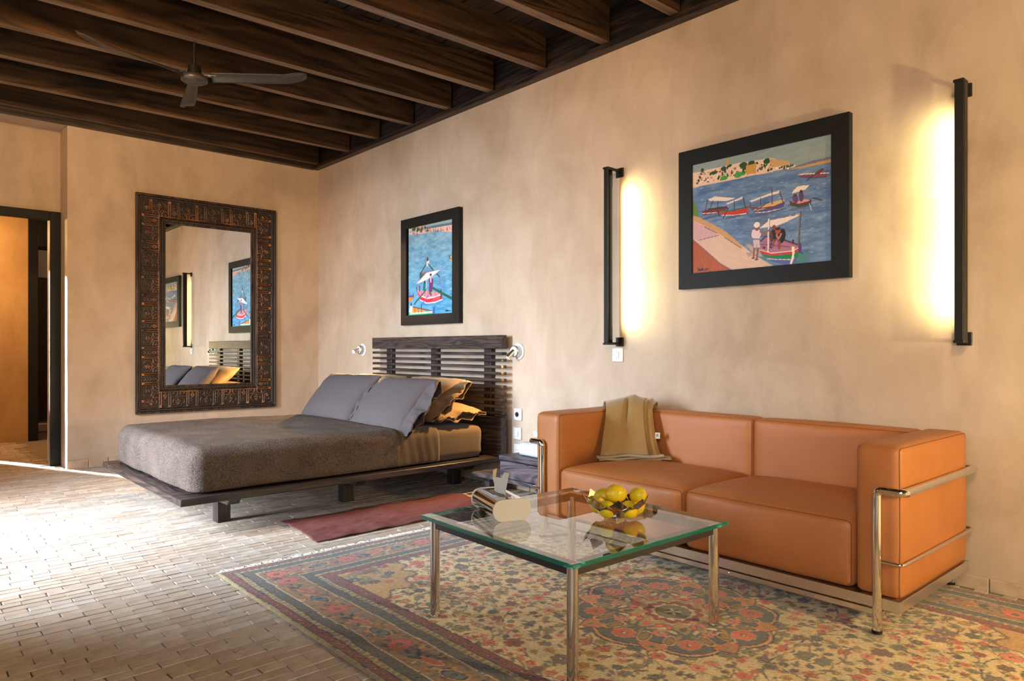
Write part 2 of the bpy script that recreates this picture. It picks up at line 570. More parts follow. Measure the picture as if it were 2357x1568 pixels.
a = me.color_attributes.new('tint', 'FLOAT_COLOR', 'POINT'); a.data.foreach_set('color', np.array(CC, np.float32).reshape(-1))
tag(link_mesh('brick_field', me, MT['brick'], floor), kind='stuff')

# walls
wall_right = struct(boxes('wall_right', [(-4.6, 10.3, 0.0, 0.3, -.1, 3.3)], MT['plaster']))
wall_left = struct(boxes('wall_left', [(-.34, 0, -2.245, 0.0, -.1, 3.3), (-.56, -.30, -2.30, -1.9, -.1, 3.3),
                                       (-.56, -.30, -3.30, -2.30, 2.135, 3.3), (-.56, -.30, -5.4, -3.30, -.1, 3.3), (-.56, 0, -5.4, -2.245, H+.004, 3.3)], MT['plaster']))
wall_front = struct(boxes('wall_front', [(-.56, 1.95, -5.05, -4.75, -.1, 3.3), (1.95, 2.95, -5.05, -4.75, 2.35, 3.3),
                                         (2.95, 6.2, -5.05, -4.75, -.1, 3.3), (6.2, 8.2, -5.05, -4.75, -.1, .65),
                                         (6.2, 8.2, -5.05, -4.75, 2.25, 3.3), (8.2, 10.3, -5.05, -4.75, -.1, 3.3)], MT['plaster']))
wall_back = struct(boxes('wall_back', [(10.0, 10.3, -5.05, 0.0, -.1, 3.3)], MT['plaster']))
wall_hall = struct(boxes('wall_hall', [(-2.7, -2.4, -5.4, -2.14, -.1, 2.75), (-2.7, -2.4, -1.2, 0.0, -.1, 2.75), (-2.7, -2.4, -2.14, -1.2, 2.42, 2.75)], MT['plaster_hall']))
struct(boxes('wall_hall_end', [(-4.6, -.56, -5.4, -5.1, -.1, 2.75)], MT['plaster_hall']))
struct(boxes('wall_bath', [(-4.6, -4.3, -5.1, 0.0, -.1, 2.75)], MT['plaster']))
struct(boxes('ceiling_hall', [(-4.6, -.56, -5.4, 0.0, 2.75, 2.85)], MT['plaster_hall']))

# openings in the front wall: black glazing bars
def opening(name, x0, x1, z0, z1, nx, nz):
    e = bpy.data.objects.new(name, None); col.objects.link(e); struct(e)
    for a, b, c, d in ((x0, x0+.06, z0, z1), (x1-.06, x1, z0, z1), (x0+.06, x1-.06, z1-.06, z1), (x0+.06, x1-.06, z0, z0+.05)):
        MB().box(a, b, -4.86, -4.80, c, d).build('window_frame', MT['black'], e, smooth=0)
    for k in range(1, nx):
        xx = x0+(x1-x0)*k/nx
        MB().box(xx-.02, xx+.02, -4.85, -4.81, z0+.05, z1-.06).build('mullion', MT['black'], e, smooth=0)
opening('window_1', 1.95, 2.95, 0.0, 2.35, 1, 1)
MB().box(0, .86, -.02, .02, .01, 2.30, M=Matrix.Translation((2.95, -4.76, 0)) @ Matrix.Rotation(math.radians(70), 4, 'Z')).build('shading_leaf', MT['bedwood_z'], bpy.data.objects['window_1'], smooth=0)  # unseen leaf added to keep the daylight off the near floor
opening('added_window', 6.2, 8.2, .65, 2.25, 2, 1)  # unseen window added to carry a general fill light

# doorway to the hall: black casing; second black frame in the hall wall
def empty_struct(name):
    e = bpy.data.objects.new(name, None); col.objects.link(e); return struct(e)
d1 = empty_struct('door_1')
for nm, b in (('door_jamb', (-.33, -.27, -2.326, -2.246, 0, 2.17)), ('door_head', (-.33, -.27, -3.30, -2.326, 2.095, 2.17)), ('door_jamb', (-.33, -.27, -3.30, -3.22, 0, 2.095))):
    MB().box(*b, b=.003).build(nm, MT['black'], d1, smooth=0)
d2 = empty_struct('door_2')
for nm, b in (('door_jamb', (-2.72, -2.37, -2.20, -2.11, 0, 2.42)), ('door_head', (-2.72, -2.37, -2.11, -1.2, 2.12, 2.42)), ('door_jamb', (-2.72, -2.37, -1.2, -1.12, 0, 2.42))):
    MB().box(*b, b=.003).build(nm, MT['black'], d2, smooth=0)

# skirting tiles
def skirting(name, axis, a0, a1, h, seed):
    e = empty_struct(name); r = random.Random(seed); a = a0
    while a < a1-.02:
        Ln = min(.145+r.uniform(-.004, .004), a1-a)
        m = MB(); tint = np.array((.56, .41, .29))*r.uniform(.82, 1.08)
        dd = r.uniform(-.0015, .0015)
        if axis == 'x': m.box(a+.0015, a+Ln-.0015, -.014+dd, .002, -.005, h, b=.003)
        else: m.box(-.002, .014+dd, a+.0015, a+Ln-.0015, -.005, h, b=.003)
        me = m.mesh('tile', 0)
        c = me.color_attributes.new('tint', 'FLOAT_COLOR', 'POINT'); c.data.foreach_set('color', list(tuple(tint)+(1.0,))*len(me.vertices))
        link_mesh('tile', me, MT['tile'], e); a += Ln
skirting('baseboard_right', 'x', .015, 9.95, .052, 4)
skirting('baseboard_left', 'y', -2.24, -.015, .07, 5)

for q_ in ('beam',):
    b_ = MT[q_].node_tree.nodes['Principled BSDF']; b_.inputs['Coat Weight'].default_value = .8; b_.inputs['Coat Roughness'].default_value = .28
# ceiling: deck, boards, joists, wall plates
ceiling = struct(boxes('ceiling', [(-.34, 10.3, -5.05, .3, 3.15, 3.3)], MT['plank']))
yb = -4.72
kk = 0
while yb < -.03:
    w = .118
    MB().box(0.0, 9.98, yb, min(yb+w, -.005), 3.118+(.003 if kk % 2 else 0), 3.15, b=.004).build('plank', MT['plank'], ceiling, smooth=0)
    yb += .124; kk += 1
xe = [.14, .688, 1.232, 1.77, 2.296, 2.808, 3.354, 3.912, 4.424]+[4.424+.54*k for k in range(1, 11)]
for i, x0 in enumerate(xe):
    m = MB(); sh = .027
    w = .064
    if i == 0: x0 = .05
    L0, y0, y1 = 0, -4.74, -.052
    pts = [(x0+sh*y1, y1), (x0+w+sh*y1, y1), (x0+w+sh*y0, y0), (x0+sh*y0, y0)] if i else [(x0, y1), (x0+w, y1), (x0+w, y0), (x0, y0)]
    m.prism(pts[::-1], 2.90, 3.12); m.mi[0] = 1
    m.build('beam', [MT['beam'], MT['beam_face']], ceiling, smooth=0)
t1 = struct(MB().box(0.0, 9.99, -.060, .004, H, 2.900, b=.004).box(0.0, 9.99, -.035, .004, 2.900, 3.12).build('trim_1', MT['trim_x'], smooth=0))
t2 = struct(MB().box(-.004, .050, -4.74, -.06, H-.008, 2.900, b=.004).box(-.004, .030, -4.74, -.035, 2.900, 3.12).build('trim_2', MT['trim_y'], smooth=0))
t3 = struct(MB().box(0.0, 9.99, -4.754, -4.70, H, 3.12).build('trim_3', MT['trim_x'], smooth=0))

# ================================================================== CEILING FAN
fan = thing('ceiling_fan', 'dark ceiling fan with three long metal blades hanging from a wooden beam', 'fan', (2.245, -1.955, 2.70))
MB().tube([(0, 0, .055), (0, 0, .20)], .009, 12).build('down_rod', MT['blackmetal'], fan)
MB().lathe([(.0, .062), (.017, .062), (.022, .055), (.037, .050), (.042, .0), (.045, -.018), (.05, -.024), (.0, -.026)][::-1], 32).build('motor_housing', MT['blackmetal'], fan)
MT['fanmetal'] = plain('grey_fan_metal', (.085, .075, .066, 1), .42, .6)
MB().lathe([(.0, -.058), (.025, -.058), (.030, -.054), (.055, -.052), (.062, -.046), (.068, -.048), (.075, -.044), (.079, -.036), (.079, -.020), (.073, -.012), (.04, -.008)], 40).build('motor_disc', MT['fanmetal'], fan)
def blade_mesh():
    n, mC = 30, 9
    P = np.zeros((n, mC, 3))
    for i, t in enumerate(np.linspace(0, 1, n)):
        s = .10+t*.585
        hw = .032+.014*min(t*1.6, 1)
        if t > .88: hw *= math.sqrt(max(0.0, 1-((t-.88)/.125)**2))
        for j, u in enumerate(np.linspace(-1, 1, mC)):
            z = -.008*abs(u)**1.2-.019*u*(1-t*.5)
            if t > .78: z += (t-.78)*.11
            P[i, j] = (s, u*hw, z)
    return P
bp = blade_mesh()
top = grid_mesh('blade', bp)
fanblade = top
fanblade.materials.append(MT['fanmetal'])
for k, ang in enumerate((-75.5, 51.0, 166.5)):
    bo = link_mesh('blade', fanblade, None, fan, (0, 0, -.012), (0, 0, math.radians(ang)))
    md = bo.modifiers.new('thickness', 'SOLIDIFY'); md.thickness = .003
    MB().box(.045, .135, -.012, .012, .002, .007, b=.001).build('blade_bracket', MT['steel'], bo)
    for (sx, sy) in ((.115, .017), (.13, -.017), (.17, .012)):
        MB().lathe([(0, -.004), (.0035, -.003), (.0035, .0)], 8, Matrix.Translation((sx, sy, -.003))).build('screw', MT['chrome'], bo)

# ================================================================== MIRROR
mir = thing('wall_mirror', 'large mirror in a carved dark wooden frame beside the bed', 'mirror', (0.0, -1.105, .424))
MW, MH = 1.265, 1.949
BAND = .245
MT['carved'] = attr_mat('carved_wood', .42, bump_s=.15, bump_scale=120, bump_d=.001, spec=.5)
def carve_canvas(Lm):
    T = .150
    c = Canvas(0, Lm, 0, T, int(Lm/.0028), int(T/.0028))
    W = (1, 1, 1); h8 = (.8, .8, .8); h6 = (.62, .62, .62)
    def bars(s):
        for q in (s-.008, s+.008):
            c.line([(q, .012), (q, T-.012)], .006, W)
        c.poly([(s-.016, 0), (s+.016, 0), (s+.004, .022), (s-.004, .022)], W)
    def cellA(s, Ln, fl):
        m = s+Ln/2
        pts = [(m+fl*Ln*.36*math.cos(a), .052+.036*math.sin(a)) for a in np.linspace(-.3, 4.3, 16)]
        c.line(pts, .0065, h8)
        for a in (-.9, -.3, .3, .9):
            c.ell(m+fl*.018*math.cos(a*1.3), .050+.020*math.sin(a*1.4), .015, .0045, a*1.2 if fl > 0 else PI-a*1.2, W)
        c.line([(m, .03), (m-fl*.01, .062)], .006, W)
        # interlaced strapwork on the inner side
        c.line([(s+.012, .094), (s+Ln*.3, .094), (s+Ln*.42, .116), (s+Ln*.42, .138)], .007, W)
        c.line([(s+Ln-.012, .094), (s+Ln*.7, .094), (s+Ln*.58, .116), (s+Ln*.58, .138)], .007, W)
        c.ell(m, .098, .012, .010, 0, h6)
        c.ell(m, .098, .005, .004, 0, (0, 0, 0))
        for q in (.16, .84):
            c.ell(s+Ln*q, .122, .011, .007, .6 if q < .5 else -.6, h6)
    def cellB(s, Ln):
        m = s+Ln/2
        for z in (.024, .046, .068):
            c.line([(m-.016, z), (m, z+.014), (m+.016, z)], .0055, h8)
        c.ell(m, .104, .016, .018, 0, W); c.ell(m, .104, .008, .010, 0, (.1, .1, .1)); c.ell(m, .104, .004, .005, 0, W)
        c.line([(m, .12), (m, .138)], .006, h8)
    c.line([(0, .141), (Lm, .141)], .007, W)
    for q in np.arange(.008, Lm, .022): c.ell(q, .1345, .007, .006, 0, h6)
    s = (Lm % .235)/2; fl = 1
    while s < Lm-.01:
        bars(s); cellA(s+.010, .135, fl); bars(s+.155); cellB(s+.165, .060); s += .235; fl = -fl
    h = c.a[:, :, 0]
    for _ in range(1):
        h = (h+np.roll(h, 1, 0)+np.roll(h, -1, 0)+np.roll(h, 1, 1)+np.roll(h, -1, 1))/5
    return c, h
def mirror_side(Lm):
    c, h = carve_canvas(Lm)
    off = .048
    X, Y = c.X, c.Y
    # mitre: at depth t from the outer edge, s runs from t to Lm-t
    t = Y+off
    S = t+(X/Lm)*(Lm-2*t)
    # sample the carving at S
    ny, nx = h.shape
    ii = np.clip((S/Lm*(nx-1)).astype(int), 0, nx-1)
    hh = np.take_along_axis(h, ii, 1)
    nz = fbm(S*9, Y*9, 5)
    P = np.stack([S, t, .026+.0105*hh], -1)
    wear = np.clip((hh-.45)/.5, 0, 1)*np.clip((nz-.30)*2.6, .08, 1)
    d = np.array((.020, .012, .009)); l = np.array((.38, .15, .05))
    C = d+(l-d)*wear[..., None]
    return P, C
def place_side(P, side):
    s, t, z = P[..., 0], P[..., 1], P[..., 2]
    # wall coords: a along +y from left edge, b up from the bottom
    if side == 'bottom': a, b = s, t
    elif side == 'top': a, b = MW-s, MH-t
    elif side == 'left': a, b = t, MH-s
    else: a, b = MW-t, s
    return np.stack([z, a-MW/2, b], -1)
for side in ('left', 'right', 'top', 'bottom'):
    P, C = mirror_side(MH if side in ('left', 'right') else MW)
    me = grid_mesh('carved_panel', place_side(P, side), C, smooth=False)
    link_mesh('carved_panel', me, MT['carved'], mir)
MT['mirrorwood'] = wood('mirror_frame_wood', (.012, .008, .007, 1), (.07, .04, .028, 1), 'z', .4)
m = MB()   # backing and plain mouldings
for (o0, o1, z1) in ((0, .020, .040), (.040, .048, .034), (.198, .206, .036), (.228, .247, .022)):
    for (a0, a1, b0, b1) in ((o0, MW-o0, o0, o1), (o0, MW-o0, MH-o1, MH-o0), (o0, o1, o1, MH-o1), (MW-o1, MW-o0, o1, MH-o1)):
        m.box(.004, z1, a0-MW/2, a1-MW/2, b0, b1, b=.003)
for (a0, a1, b0, b1) in ((0, MW, 0, BAND), (0, MW, MH-BAND, MH), (0, BAND, BAND, MH-BAND), (MW-BAND, MW, BAND, MH-BAND)):
    m.box(.002, .020, a0-MW/2+.002, a1-MW/2-.002, b0+.002, b1-.002)
m.build('frame_moulding', MT['mirrorwood'], mir, smooth=0)
def rope(off, r, pitch):
    mm = []
    x0, x1, y0, y1 = off-MW/2, MW/2-off, off, MH-off
    for (A, B) in (((x0, y0), (x1, y0)), ((x1, y0), (x1, y1)), ((x1, y1), (x0, y1)), ((x0, y1), (x0, y0))):
        A = np.array(A); B = np.array(B); Ln = np.linalg.norm(B-A); d = (B-A)/Ln; nrm = np.array((-d[1], d[0]))
        n = int(Ln/pitch*7); s = np.linspace(0, Ln, n); ph = np.linspace(0, PI, 8)
        S, PH = np.meshgrid(s, ph, indexing='ij')
        rr = r*(.80+.22*np.cos(2*PI*S/pitch+PH*1.6))
        P = np.zeros(S.shape+(3,))
        P[..., 0] = .026+rr*np.sin(PH)*1.1
        for k in (0, 1): P[..., 1+k] = A[k]+d[k]*S+nrm[k]*rr*np.cos(PH)
        cc = np.clip((rr/r-.85)*4, 0, 1)[..., None]*np.array((.10, .055, .035))+np.array((.018, .011, .009))
        mm.append((P, cc))
    return mm
for off, r in ((.030, .0105), (.217, .0105)):
    for P, cc in rope(off, r, .019):
        link_mesh('rope_moulding', grid_mesh('rope_moulding', P, cc), MT['carved'], mir)
MT['mirror'] = plain('mirror_silver', (.88, .88, .87, 1), .0, 1.0)
MB().box(.006, .014, -MW/2+.243, MW/2-.243, .243, MH-.243).build('mirror_glass', MT['mirror'], mir, smooth=0)

# ================================================================== BED
bed = thing('platform_bed', 'low dark wooden platform bed with slatted headboard', 'bed', (2.145, 0, 0))
BX0, BX1, BY0 = -.835, .84, -2.26
PZ0, PZ1 = .186, .222
MB().box(BX1-.15, BX1, BY0, -.06, PZ0, PZ1, b=.003).build('side_board', MT['bedwood_y'], bed, smooth=0)
MB().box(BX0, BX0+.15, BY0, -.06, PZ0, PZ1, b=.003).build('side_board', MT['bedwood_y'], bed, smooth=0)
MB().box(BX0+.15, BX1-.15, BY0, BY0+.15, PZ0, PZ1, b=.003).build('foot_board', MT['bedwood'], bed, smooth=0)
MB().box(BX0+.15, BX1-.15, BY0+.15, -.06, PZ0, PZ1-.012).build('deck', MT['bedwood_y'], bed, smooth=0)
for yy in (-1.93, -1.13, -.24):
    MB().box(BX0+.25, BX1-.25, yy-.035, yy+.035, .125, PZ0).build('cross_beam', MT['bedwood'], bed, smooth=0)
    for xx in (-.50, .495):
        MB().box(xx-.038, xx+.038, yy-.038, yy+.038, 0, PZ0-.001, b=.003).build('leg', MT['bedwood_z'], bed, smooth=0)
    for sg in (-1, 1):
        MB().prism([(0, 0), (.20, 0), (.14, -.06), (0, -.06)], -.034, .034,
                   Matrix.Translation((sg*.53, yy, PZ0)) @ Matrix.Rotation(PI/2, 4, 'X') @ Matrix.Scale(sg, 4, (1, 0, 0))).build('bracket', MT['bedwood'], bed, smooth=0)
HX0, HX1 = -.905, .866
MB().box(HX0, HX1, -.098, -.045, 1.000, 1.098, b=.003).build('top_rail', MT['bedwood'], bed, smooth=0)
for k in range(10):
    zc = .9655-.0480*k
    MB().box(HX0, HX1, -.095, -.047, zc-.0105, zc+.0105, b=.002).build('slat', MT['bedwood'], bed, smooth=0)
for xc in (-.71, -.035, .645):
    MB().box(xc-.040, xc+.040, -.044, -.006, .222, 1.08, b=.003).build('post', MT['bedwood_z'], bed, smooth=0)
MB().box(HX0, HX1, -.098, -.045, .223, .505, b=.003).build('lower_panel', MT['bedwood'], bed, smooth=0)

# ------------------------------------------------------------------ bedding
MT['sheet'] = fabric('brown_cotton', (.105, .070, .043, 1), (.15, .104, .066, 1), 420, .8, .25, .08, .001, 5, (1, 1, .4))
MT['blanket'] = fabric('taupe_wool', (.046, .034, .028, 1), (.195, .143, .118, 1), 150, 1.0, .0, .9, .006, 6)
MT['pillow'] = fabric('grey_cotton', (.086, .069, .069, 1), (.112, .091, .091, 1), 500, .85, .0, .06, .001, 4)
MT['pillow_brown'] = fabric('umber_cotton', (.20, .130, .072, 1), (.27, .182, .104, 1), 500, .8, .1, .06, .001, 4)
def displace(me, fn):
    n = len(me.vertices); co = np.empty(n*3, np.float32); me.vertices.foreach_get('co', co)
    no = np.empty(n*3, np.float32); me.vertices.foreach_get('normal', no)
    P = co.reshape(-1, 3).astype(float); Nn = no.reshape(-1, 3)
    P = fn(P, Nn); me.vertices.foreach_set('co', P.astype(np.float32).reshape(-1)); me.update()
MX0, MX1, MY0, MY1, MZ0, MZ1 = 1.385, 2.905, -2.165, -.170, .2235, .455
mw, md_, mh = MX1-MX0, MY1-MY0, MZ1-MZ0
mattress = cushion_mesh('mattress', mw, md_, mh, .055, (.006, .006, .0), 26)
def wr(P, Nn):
    d = (fbm(P[:, 1]*9+4, P[:, 2]*3+P[:, 0]*2, 3)-.5)*.010+(fbm(P[:, 0]*6+P[:, 2]*14, P[:, 1]*7, 8)-.5)*.006
    w = np.where(Nn[:, 2] < -.5, 0, 1)
    return P+Nn*(d*w)[:, None]
displace(mattress, wr)
mo = link_mesh('mattress', mattress, MT['sheet'], None, ((MX0+MX1)/2, (MY0+MY1)/2, (MZ0+MZ1)/2))
tag(mo, 'mattress in a brown fitted sheet on the platform bed', 'mattress')
def shell(name, y0, y1, off, mat, fnn, n=40, open_foot=False, thick=.006):
    w, d, h = mw+2*off, y1-y0+.12, mh+off+.03
    me = cushion_mesh(name, w, d, h, .055+off, (.006, .006, 0), n)
    bm = bmesh.new(); bm.from_mesh(me)
    cy = (y0+y1)/2+.06
    dl = [f for f in bm.faces if (f.calc_center_median().z < -h/2+.045) or (f.calc_center_median().y > d/2-.12) or (open_foot and f.calc_center_median().y < -d/2+.12)]
    bmesh.ops.delete(bm, geom=dl, context='FACES'); bm.to_mesh(me); bm.free(); me.update()
    displace(me, fnn)
    o = link_mesh(name, me, mat, None, ((MX0+MX1)/2, cy, MZ1+off-h/2))
    sm = o.modifiers.new('thickness', 'SOLIDIFY'); sm.thickness = thick; sm.offset = 1
    return o
def wool(P, Nn):
    d = (fbm(P[:, 0]*3+7, P[:, 1]*3+P[:, 2]*3, 21)-.5)*.020+(fbm(P[:, 0]*40, P[:, 1]*40+P[:, 2]*40, 5, 2)-.5)*.004
    return P+Nn*d[:, None]
bl = shell('wool_blanket', -2.185, -.90, .014, MT['blanket'], wool, 70, False, .008)
tag(bl, 'taupe wool blanket tucked over the foot end of the bed', 'blanket')
def sheetw(P, Nn):
    d = (np.sin(P[:, 1]*95+np.sin(P[:, 2]*14)*1.5)*.0022)*np.clip(np.abs(Nn[:, 0]), 0, 1)+(fbm(P[:, 1]*14, P[:, 2]*4+P[:, 0]*3, 31)-.5)*.008
    return P+Nn*d[:, None]
sh = shell('turned_sheet', -1.02, -.58, .008, MT['sheet'], sheetw, 46, True, .004)
tag(sh, 'brown top sheet folded back above the blanket', 'bed sheet')

def pillow_mesh(name, w, h, t, seed=0, wrink=.010, flange=.07):
    n = 34
    u = np.sin(np.linspace(-1, 1, n)*PI/2); v = np.sin(np.linspace(-1, 1, n-6)*PI/2)
    U, V = np.meshgrid(u, v)
    X = w/2*U*(1-.045*(1-V**2)*np.abs(U)**4); Y = h/2*V*(1-.05*(1-U**2)*np.abs(V)**4)
    T = t/2*np.clip((1-np.abs(U)**2.6)*(1-np.abs(V)**2.6), 0, 1)**.48
    edge = np.clip(np.maximum(np.abs(U), np.abs(V))-.55, 0, 1)*2
    wn = (fbm(U*4+seed, V*4, seed)-.5)*wrink*2*edge+(fbm(U*11+seed, V*11, seed+9)-.5)*wrink*edge
    lim = np.minimum(1, T/(t*.12))
    top = np.stack([X, Y, T+wn*lim], -1); bot = np.stack([X, Y, -T-wn*lim*.6], -1)
    a = grid_mesh(name, top); bm = bmesh.new(); bm.from_mesh(a)
    b = grid_mesh('tmp', bot[:, ::-1]); bm.from_mesh(b)
    bmesh.ops.remove_doubles(bm, verts=bm.verts, dist=.0008)
    bm.to_mesh(a); bm.free(); bpy.data.meshes.remove(b)
    a.polygons.foreach_set('use_smooth', [True]*len(a.polygons))
    return a
def flap_mesh(name, h, Lf, seed, amp=.018):
    """open end of a pillow case: a wavy double strip beyond the +x side"""
    ny, nx = 40, 10
    S = np.linspace(-1, 1, ny)[:, None]; Q = np.linspace(0, 1, nx)[None, :]
    out = []
    for sg in (1, -1):
        lens = np.sqrt(np.clip(1-S**2, 0, 1))
        nn_ = fbm(S*2.6+seed, Q*1.4+sg*2, seed+3)-.5; n2_ = fbm(S*6+seed, Q*1.2+sg*3, seed+5)-.5
        z = sg*(.005+.028*lens*(1-.5*Q))+Q*(.085*nn_+.030*n2_)-.010*Q
        x = Lf*Q*(1+.5*(fbm(S*2+seed, Q*0, seed+7)-.5))-.02*(S**2)
        y = h/2*.97*S*(1-.03*Q)+.03*Q*n2_
        out.append(np.stack([np.broadcast_to(x, z.shape), np.broadcast_to(y, z.shape), z], -1))
    P = np.concatenate([out[0], out[1][::-1]], 0)
    return grid_mesh(name, P, closed_u=False)
PG = 'pillows piled against the headboard'
def pillow(label, c, tilt, rz, w, h, t, mat, seed, flap=0.0, roll=0.0, grp=PG):
    e = thing('pillow', label, 'pillow', c, 0, grp)
    e.rotation_euler = (tilt, roll, rz)
    o = link_mesh('cover', pillow_mesh('cover', w, h, t, seed), mat, e)
    if flap:
        f = link_mesh('pillowcase_hem', flap_mesh('pillowcase_hem', h, flap, seed), mat, e, (w/2-.045, 0, 0))
        s = f.modifiers.new('thickness', 'SOLIDIFY'); s.thickness = .0025
    return e
TL = math.radians(50)
pillow('grey pillow propped at the front on the mirror side', (1.725, -.690, .612), TL, .02, .76, .47, .175, MT['pillow'], 1, .06)
pillow('grey pillow propped at the front nearest the sofa', (2.535, -.720, .608), TL, .0, .70, .47, .175, MT['pillow'], 4, .13)
pillow('umber pillow leaning behind the grey pillow nearest the sofa', (2.50, -.465, .640), math.radians(38), -.03, .70, .45, .14, MT['pillow_brown'], 7, .14)
pillow('umber pillow leaning behind the grey pillow on the mirror side', (1.73, -.465, .640), math.radians(38), .03, .70, .45, .14, MT['pillow_brown'], 10, .06)
pillow('umber pillow lying flat on the sheet nearest the sofa', (2.50, -.365, .535), math.radians(4), .02, .70, .42, .145, MT['pillow_brown'], 13, .12)
pillow('umber pillow lying flat on the sheet on the mirror side', (1.73, -.365, .535), math.radians(4), -.02, .70, .42, .145, MT['pillow_brown'], 16, .05)

# ================================================================== NIGHTSTAND
ns = thing('nightstand', 'low blue-black stained nightstand with one drawer beside the bed', 'nightstand', (3.5, -.36, 0))
MB().box(-.505, .26, 0, .335, .122, .148, b=.003).build('shelf', MT['nightwood'], ns, smooth=0)
MB().box(-.195, .25, .022, .33, .149, .262).build('carcass', MT['nightwood'], ns, smooth=0)
dr = MB().box(-.205, .258, .0, .022, .152, .262, b=.003).build('drawer', MT['nightwood'], ns, smooth=0)
MB().box(-.21, .265, -.006, .335, .270, .298, b=.003).build('top', MT['nightwood'], ns, smooth=0)
MB().box(-.18, .24, .04, .32, .262, .270).build('spacer', MT['black'], ns, smooth=0)
for xx in (-.46, .06):
    MB().box(xx-.03, xx+.03, .10, .30, 0, .122).build('foot', MT['nightwood'], ns, smooth=0)

# ------------------------------------------------------------------ stadium-shaped tissue boxes
def stadium(w, h, n=14, r=None):
    r = r or h/2
    pts = []
    for (cx, cz, a0) in ((w/2-r, h-r, 0), (-w/2+r, h-r, PI/2), (-w/2+r, r, PI), (w/2-r, r, 3*PI/2)):
        for k in range(n//2+1):
            a = a0+PI/2*k/(n//2); pts.append((cx+r*math.cos(a), cz+r*math.sin(a)))
    return pts
def tissue_box(label, loc, rz, w, h, Ln, body_m, end_m, slot_m, tis_m, r, tissue=True):
    e = thing('tissue_box', label, 'tissue box', loc, rz)
    Mx = Matrix.Rotation(PI/2, 4, 'Y') @ Matrix.Rotation(PI/2, 4, 'Z')   # prism axis -> local x
    pts = stadium(w, h, 16, r)
    MB().prism(pts, -Ln/2+.004, Ln/2-.004, Mx).build('body', body_m, e)
    for sg in (-1, 1):
        MB().prism([(x*1.0, z) for x, z in stadium(w+.003, h+.0015, 16, r)], sg*Ln/2-.004, sg*Ln/2+.004, Mx).build('end_plate', end_m, e)
    MB().prism(stadium(Ln*.62, .05, 10, .024), 0, .0012, Matrix.Translation((0, -.025, h-.0005))).build('slot', slot_m, e)
    if tissue:
        n, q = 16, 12
        P = np.zeros((q, n, 3))
        for j, v in enumerate(np.linspace(0, 1, q)):
            for i, u in enumerate(np.linspace(-1, 1, n)):
                top = .085*(1-.25*(abs(u) < .45))
                P[j, i] = (u*.055*(1+.15*v)+.01*v, .014*math.sin(u*3.2+v)*(.35+v), h-.004+v*top)
        t = link_mesh('tissue', grid_mesh('tissue', P), tis_m, e)
        s = t.modifiers.new('thickness', 'SOLIDIFY'); s.thickness = .0015
    return e
MT['tissue'] = plain('tissue_paper', (.72, .64, .52, 1), .9)
MT['tissue_white'] = plain('white_tissue_paper', (.85, .86, .88, 1), .9)
MT['ivory'] = plain('ivory_enamel', (.74, .66, .56, 1), .35)
MT['slot'] = plain('slot_brown', (.14, .115, .085, 1), .4)
MT['mirrorsteel'] = plain('mirror_steel', (.74, .71, .68, 1), .05, 1.0)
tissue_box('white tissue box on the nightstand beside the bed', (3.545, -.235, .2985), math.radians(-4), .135, .085, .27, MT['white_metal'], MT['white_metal'], MT['white'], MT['tissue_white'], .040)

# ================================================================== READING LAMPS
def reading_lamp(label, x, z, d, target, power, glow):
    e = thing('reading_lamp', label, 'wall lamp', (x, 0, z), 0, 'reading lamps either side of the headboard')
    My = Matrix.Rotation(PI/2, 4, 'X')
    MB().lathe([(0, .0), (.058, .0), (.060, .003), (.060, .007), (.056, .011), (0, .011)], 40, My).build('wall_plate', MT['white_metal'], e)
    MB().lathe([(.042, .008), (.042, .044), (.039, .047), (0, .047)], 36, My).build('socket_ring', MT['steel'], e)
    MB().lathe([(.036, .0472), (.036, .050), (0, .0505)], 36, My).build('swivel_disc', MT['white_metal'], e)
    dv = Vector(d).normalized(); p0 = Vector((0, -.046, .004)); p1 = p0+dv*.080
    Q = dv.to_track_quat('Z', 'Y').to_matrix().to_4x4()
    MB().lathe([(0, 0), (.0165, .0), (.0165, .068), (.0145, .068), (.013, .052), (0, .050)], 28, Matrix.Translation(p0) @ Q).build('lamp_head', MT['steel'], e)
    MB().lathe([(0, .060), (.008, .0605), (.0135, .0635)][::-1], 24, Matrix.Translation(p0) @ Q).build('bulb', emission('halogen_'+label[:6], (1, .82, .55, 1), glow), e)
    s = spot_light('reading_light', Vector((x, 0, z))+p0+dv*.078, target, power, (1.0, .58, .20), math.radians(98), .6, .012)
    return e
reading_lamp('chrome reading lamp shining on the mirror side of the headboard', .913, .990, (.15, -.80, -.30), (1.85, -1.35, .46), 190, 500)
reading_lamp('chrome reading lamp tilted down beside the headboard on the sofa side', 3.088, .981, (-.28, -.62, -.72), (2.74, -.50, .45), 55, 200)

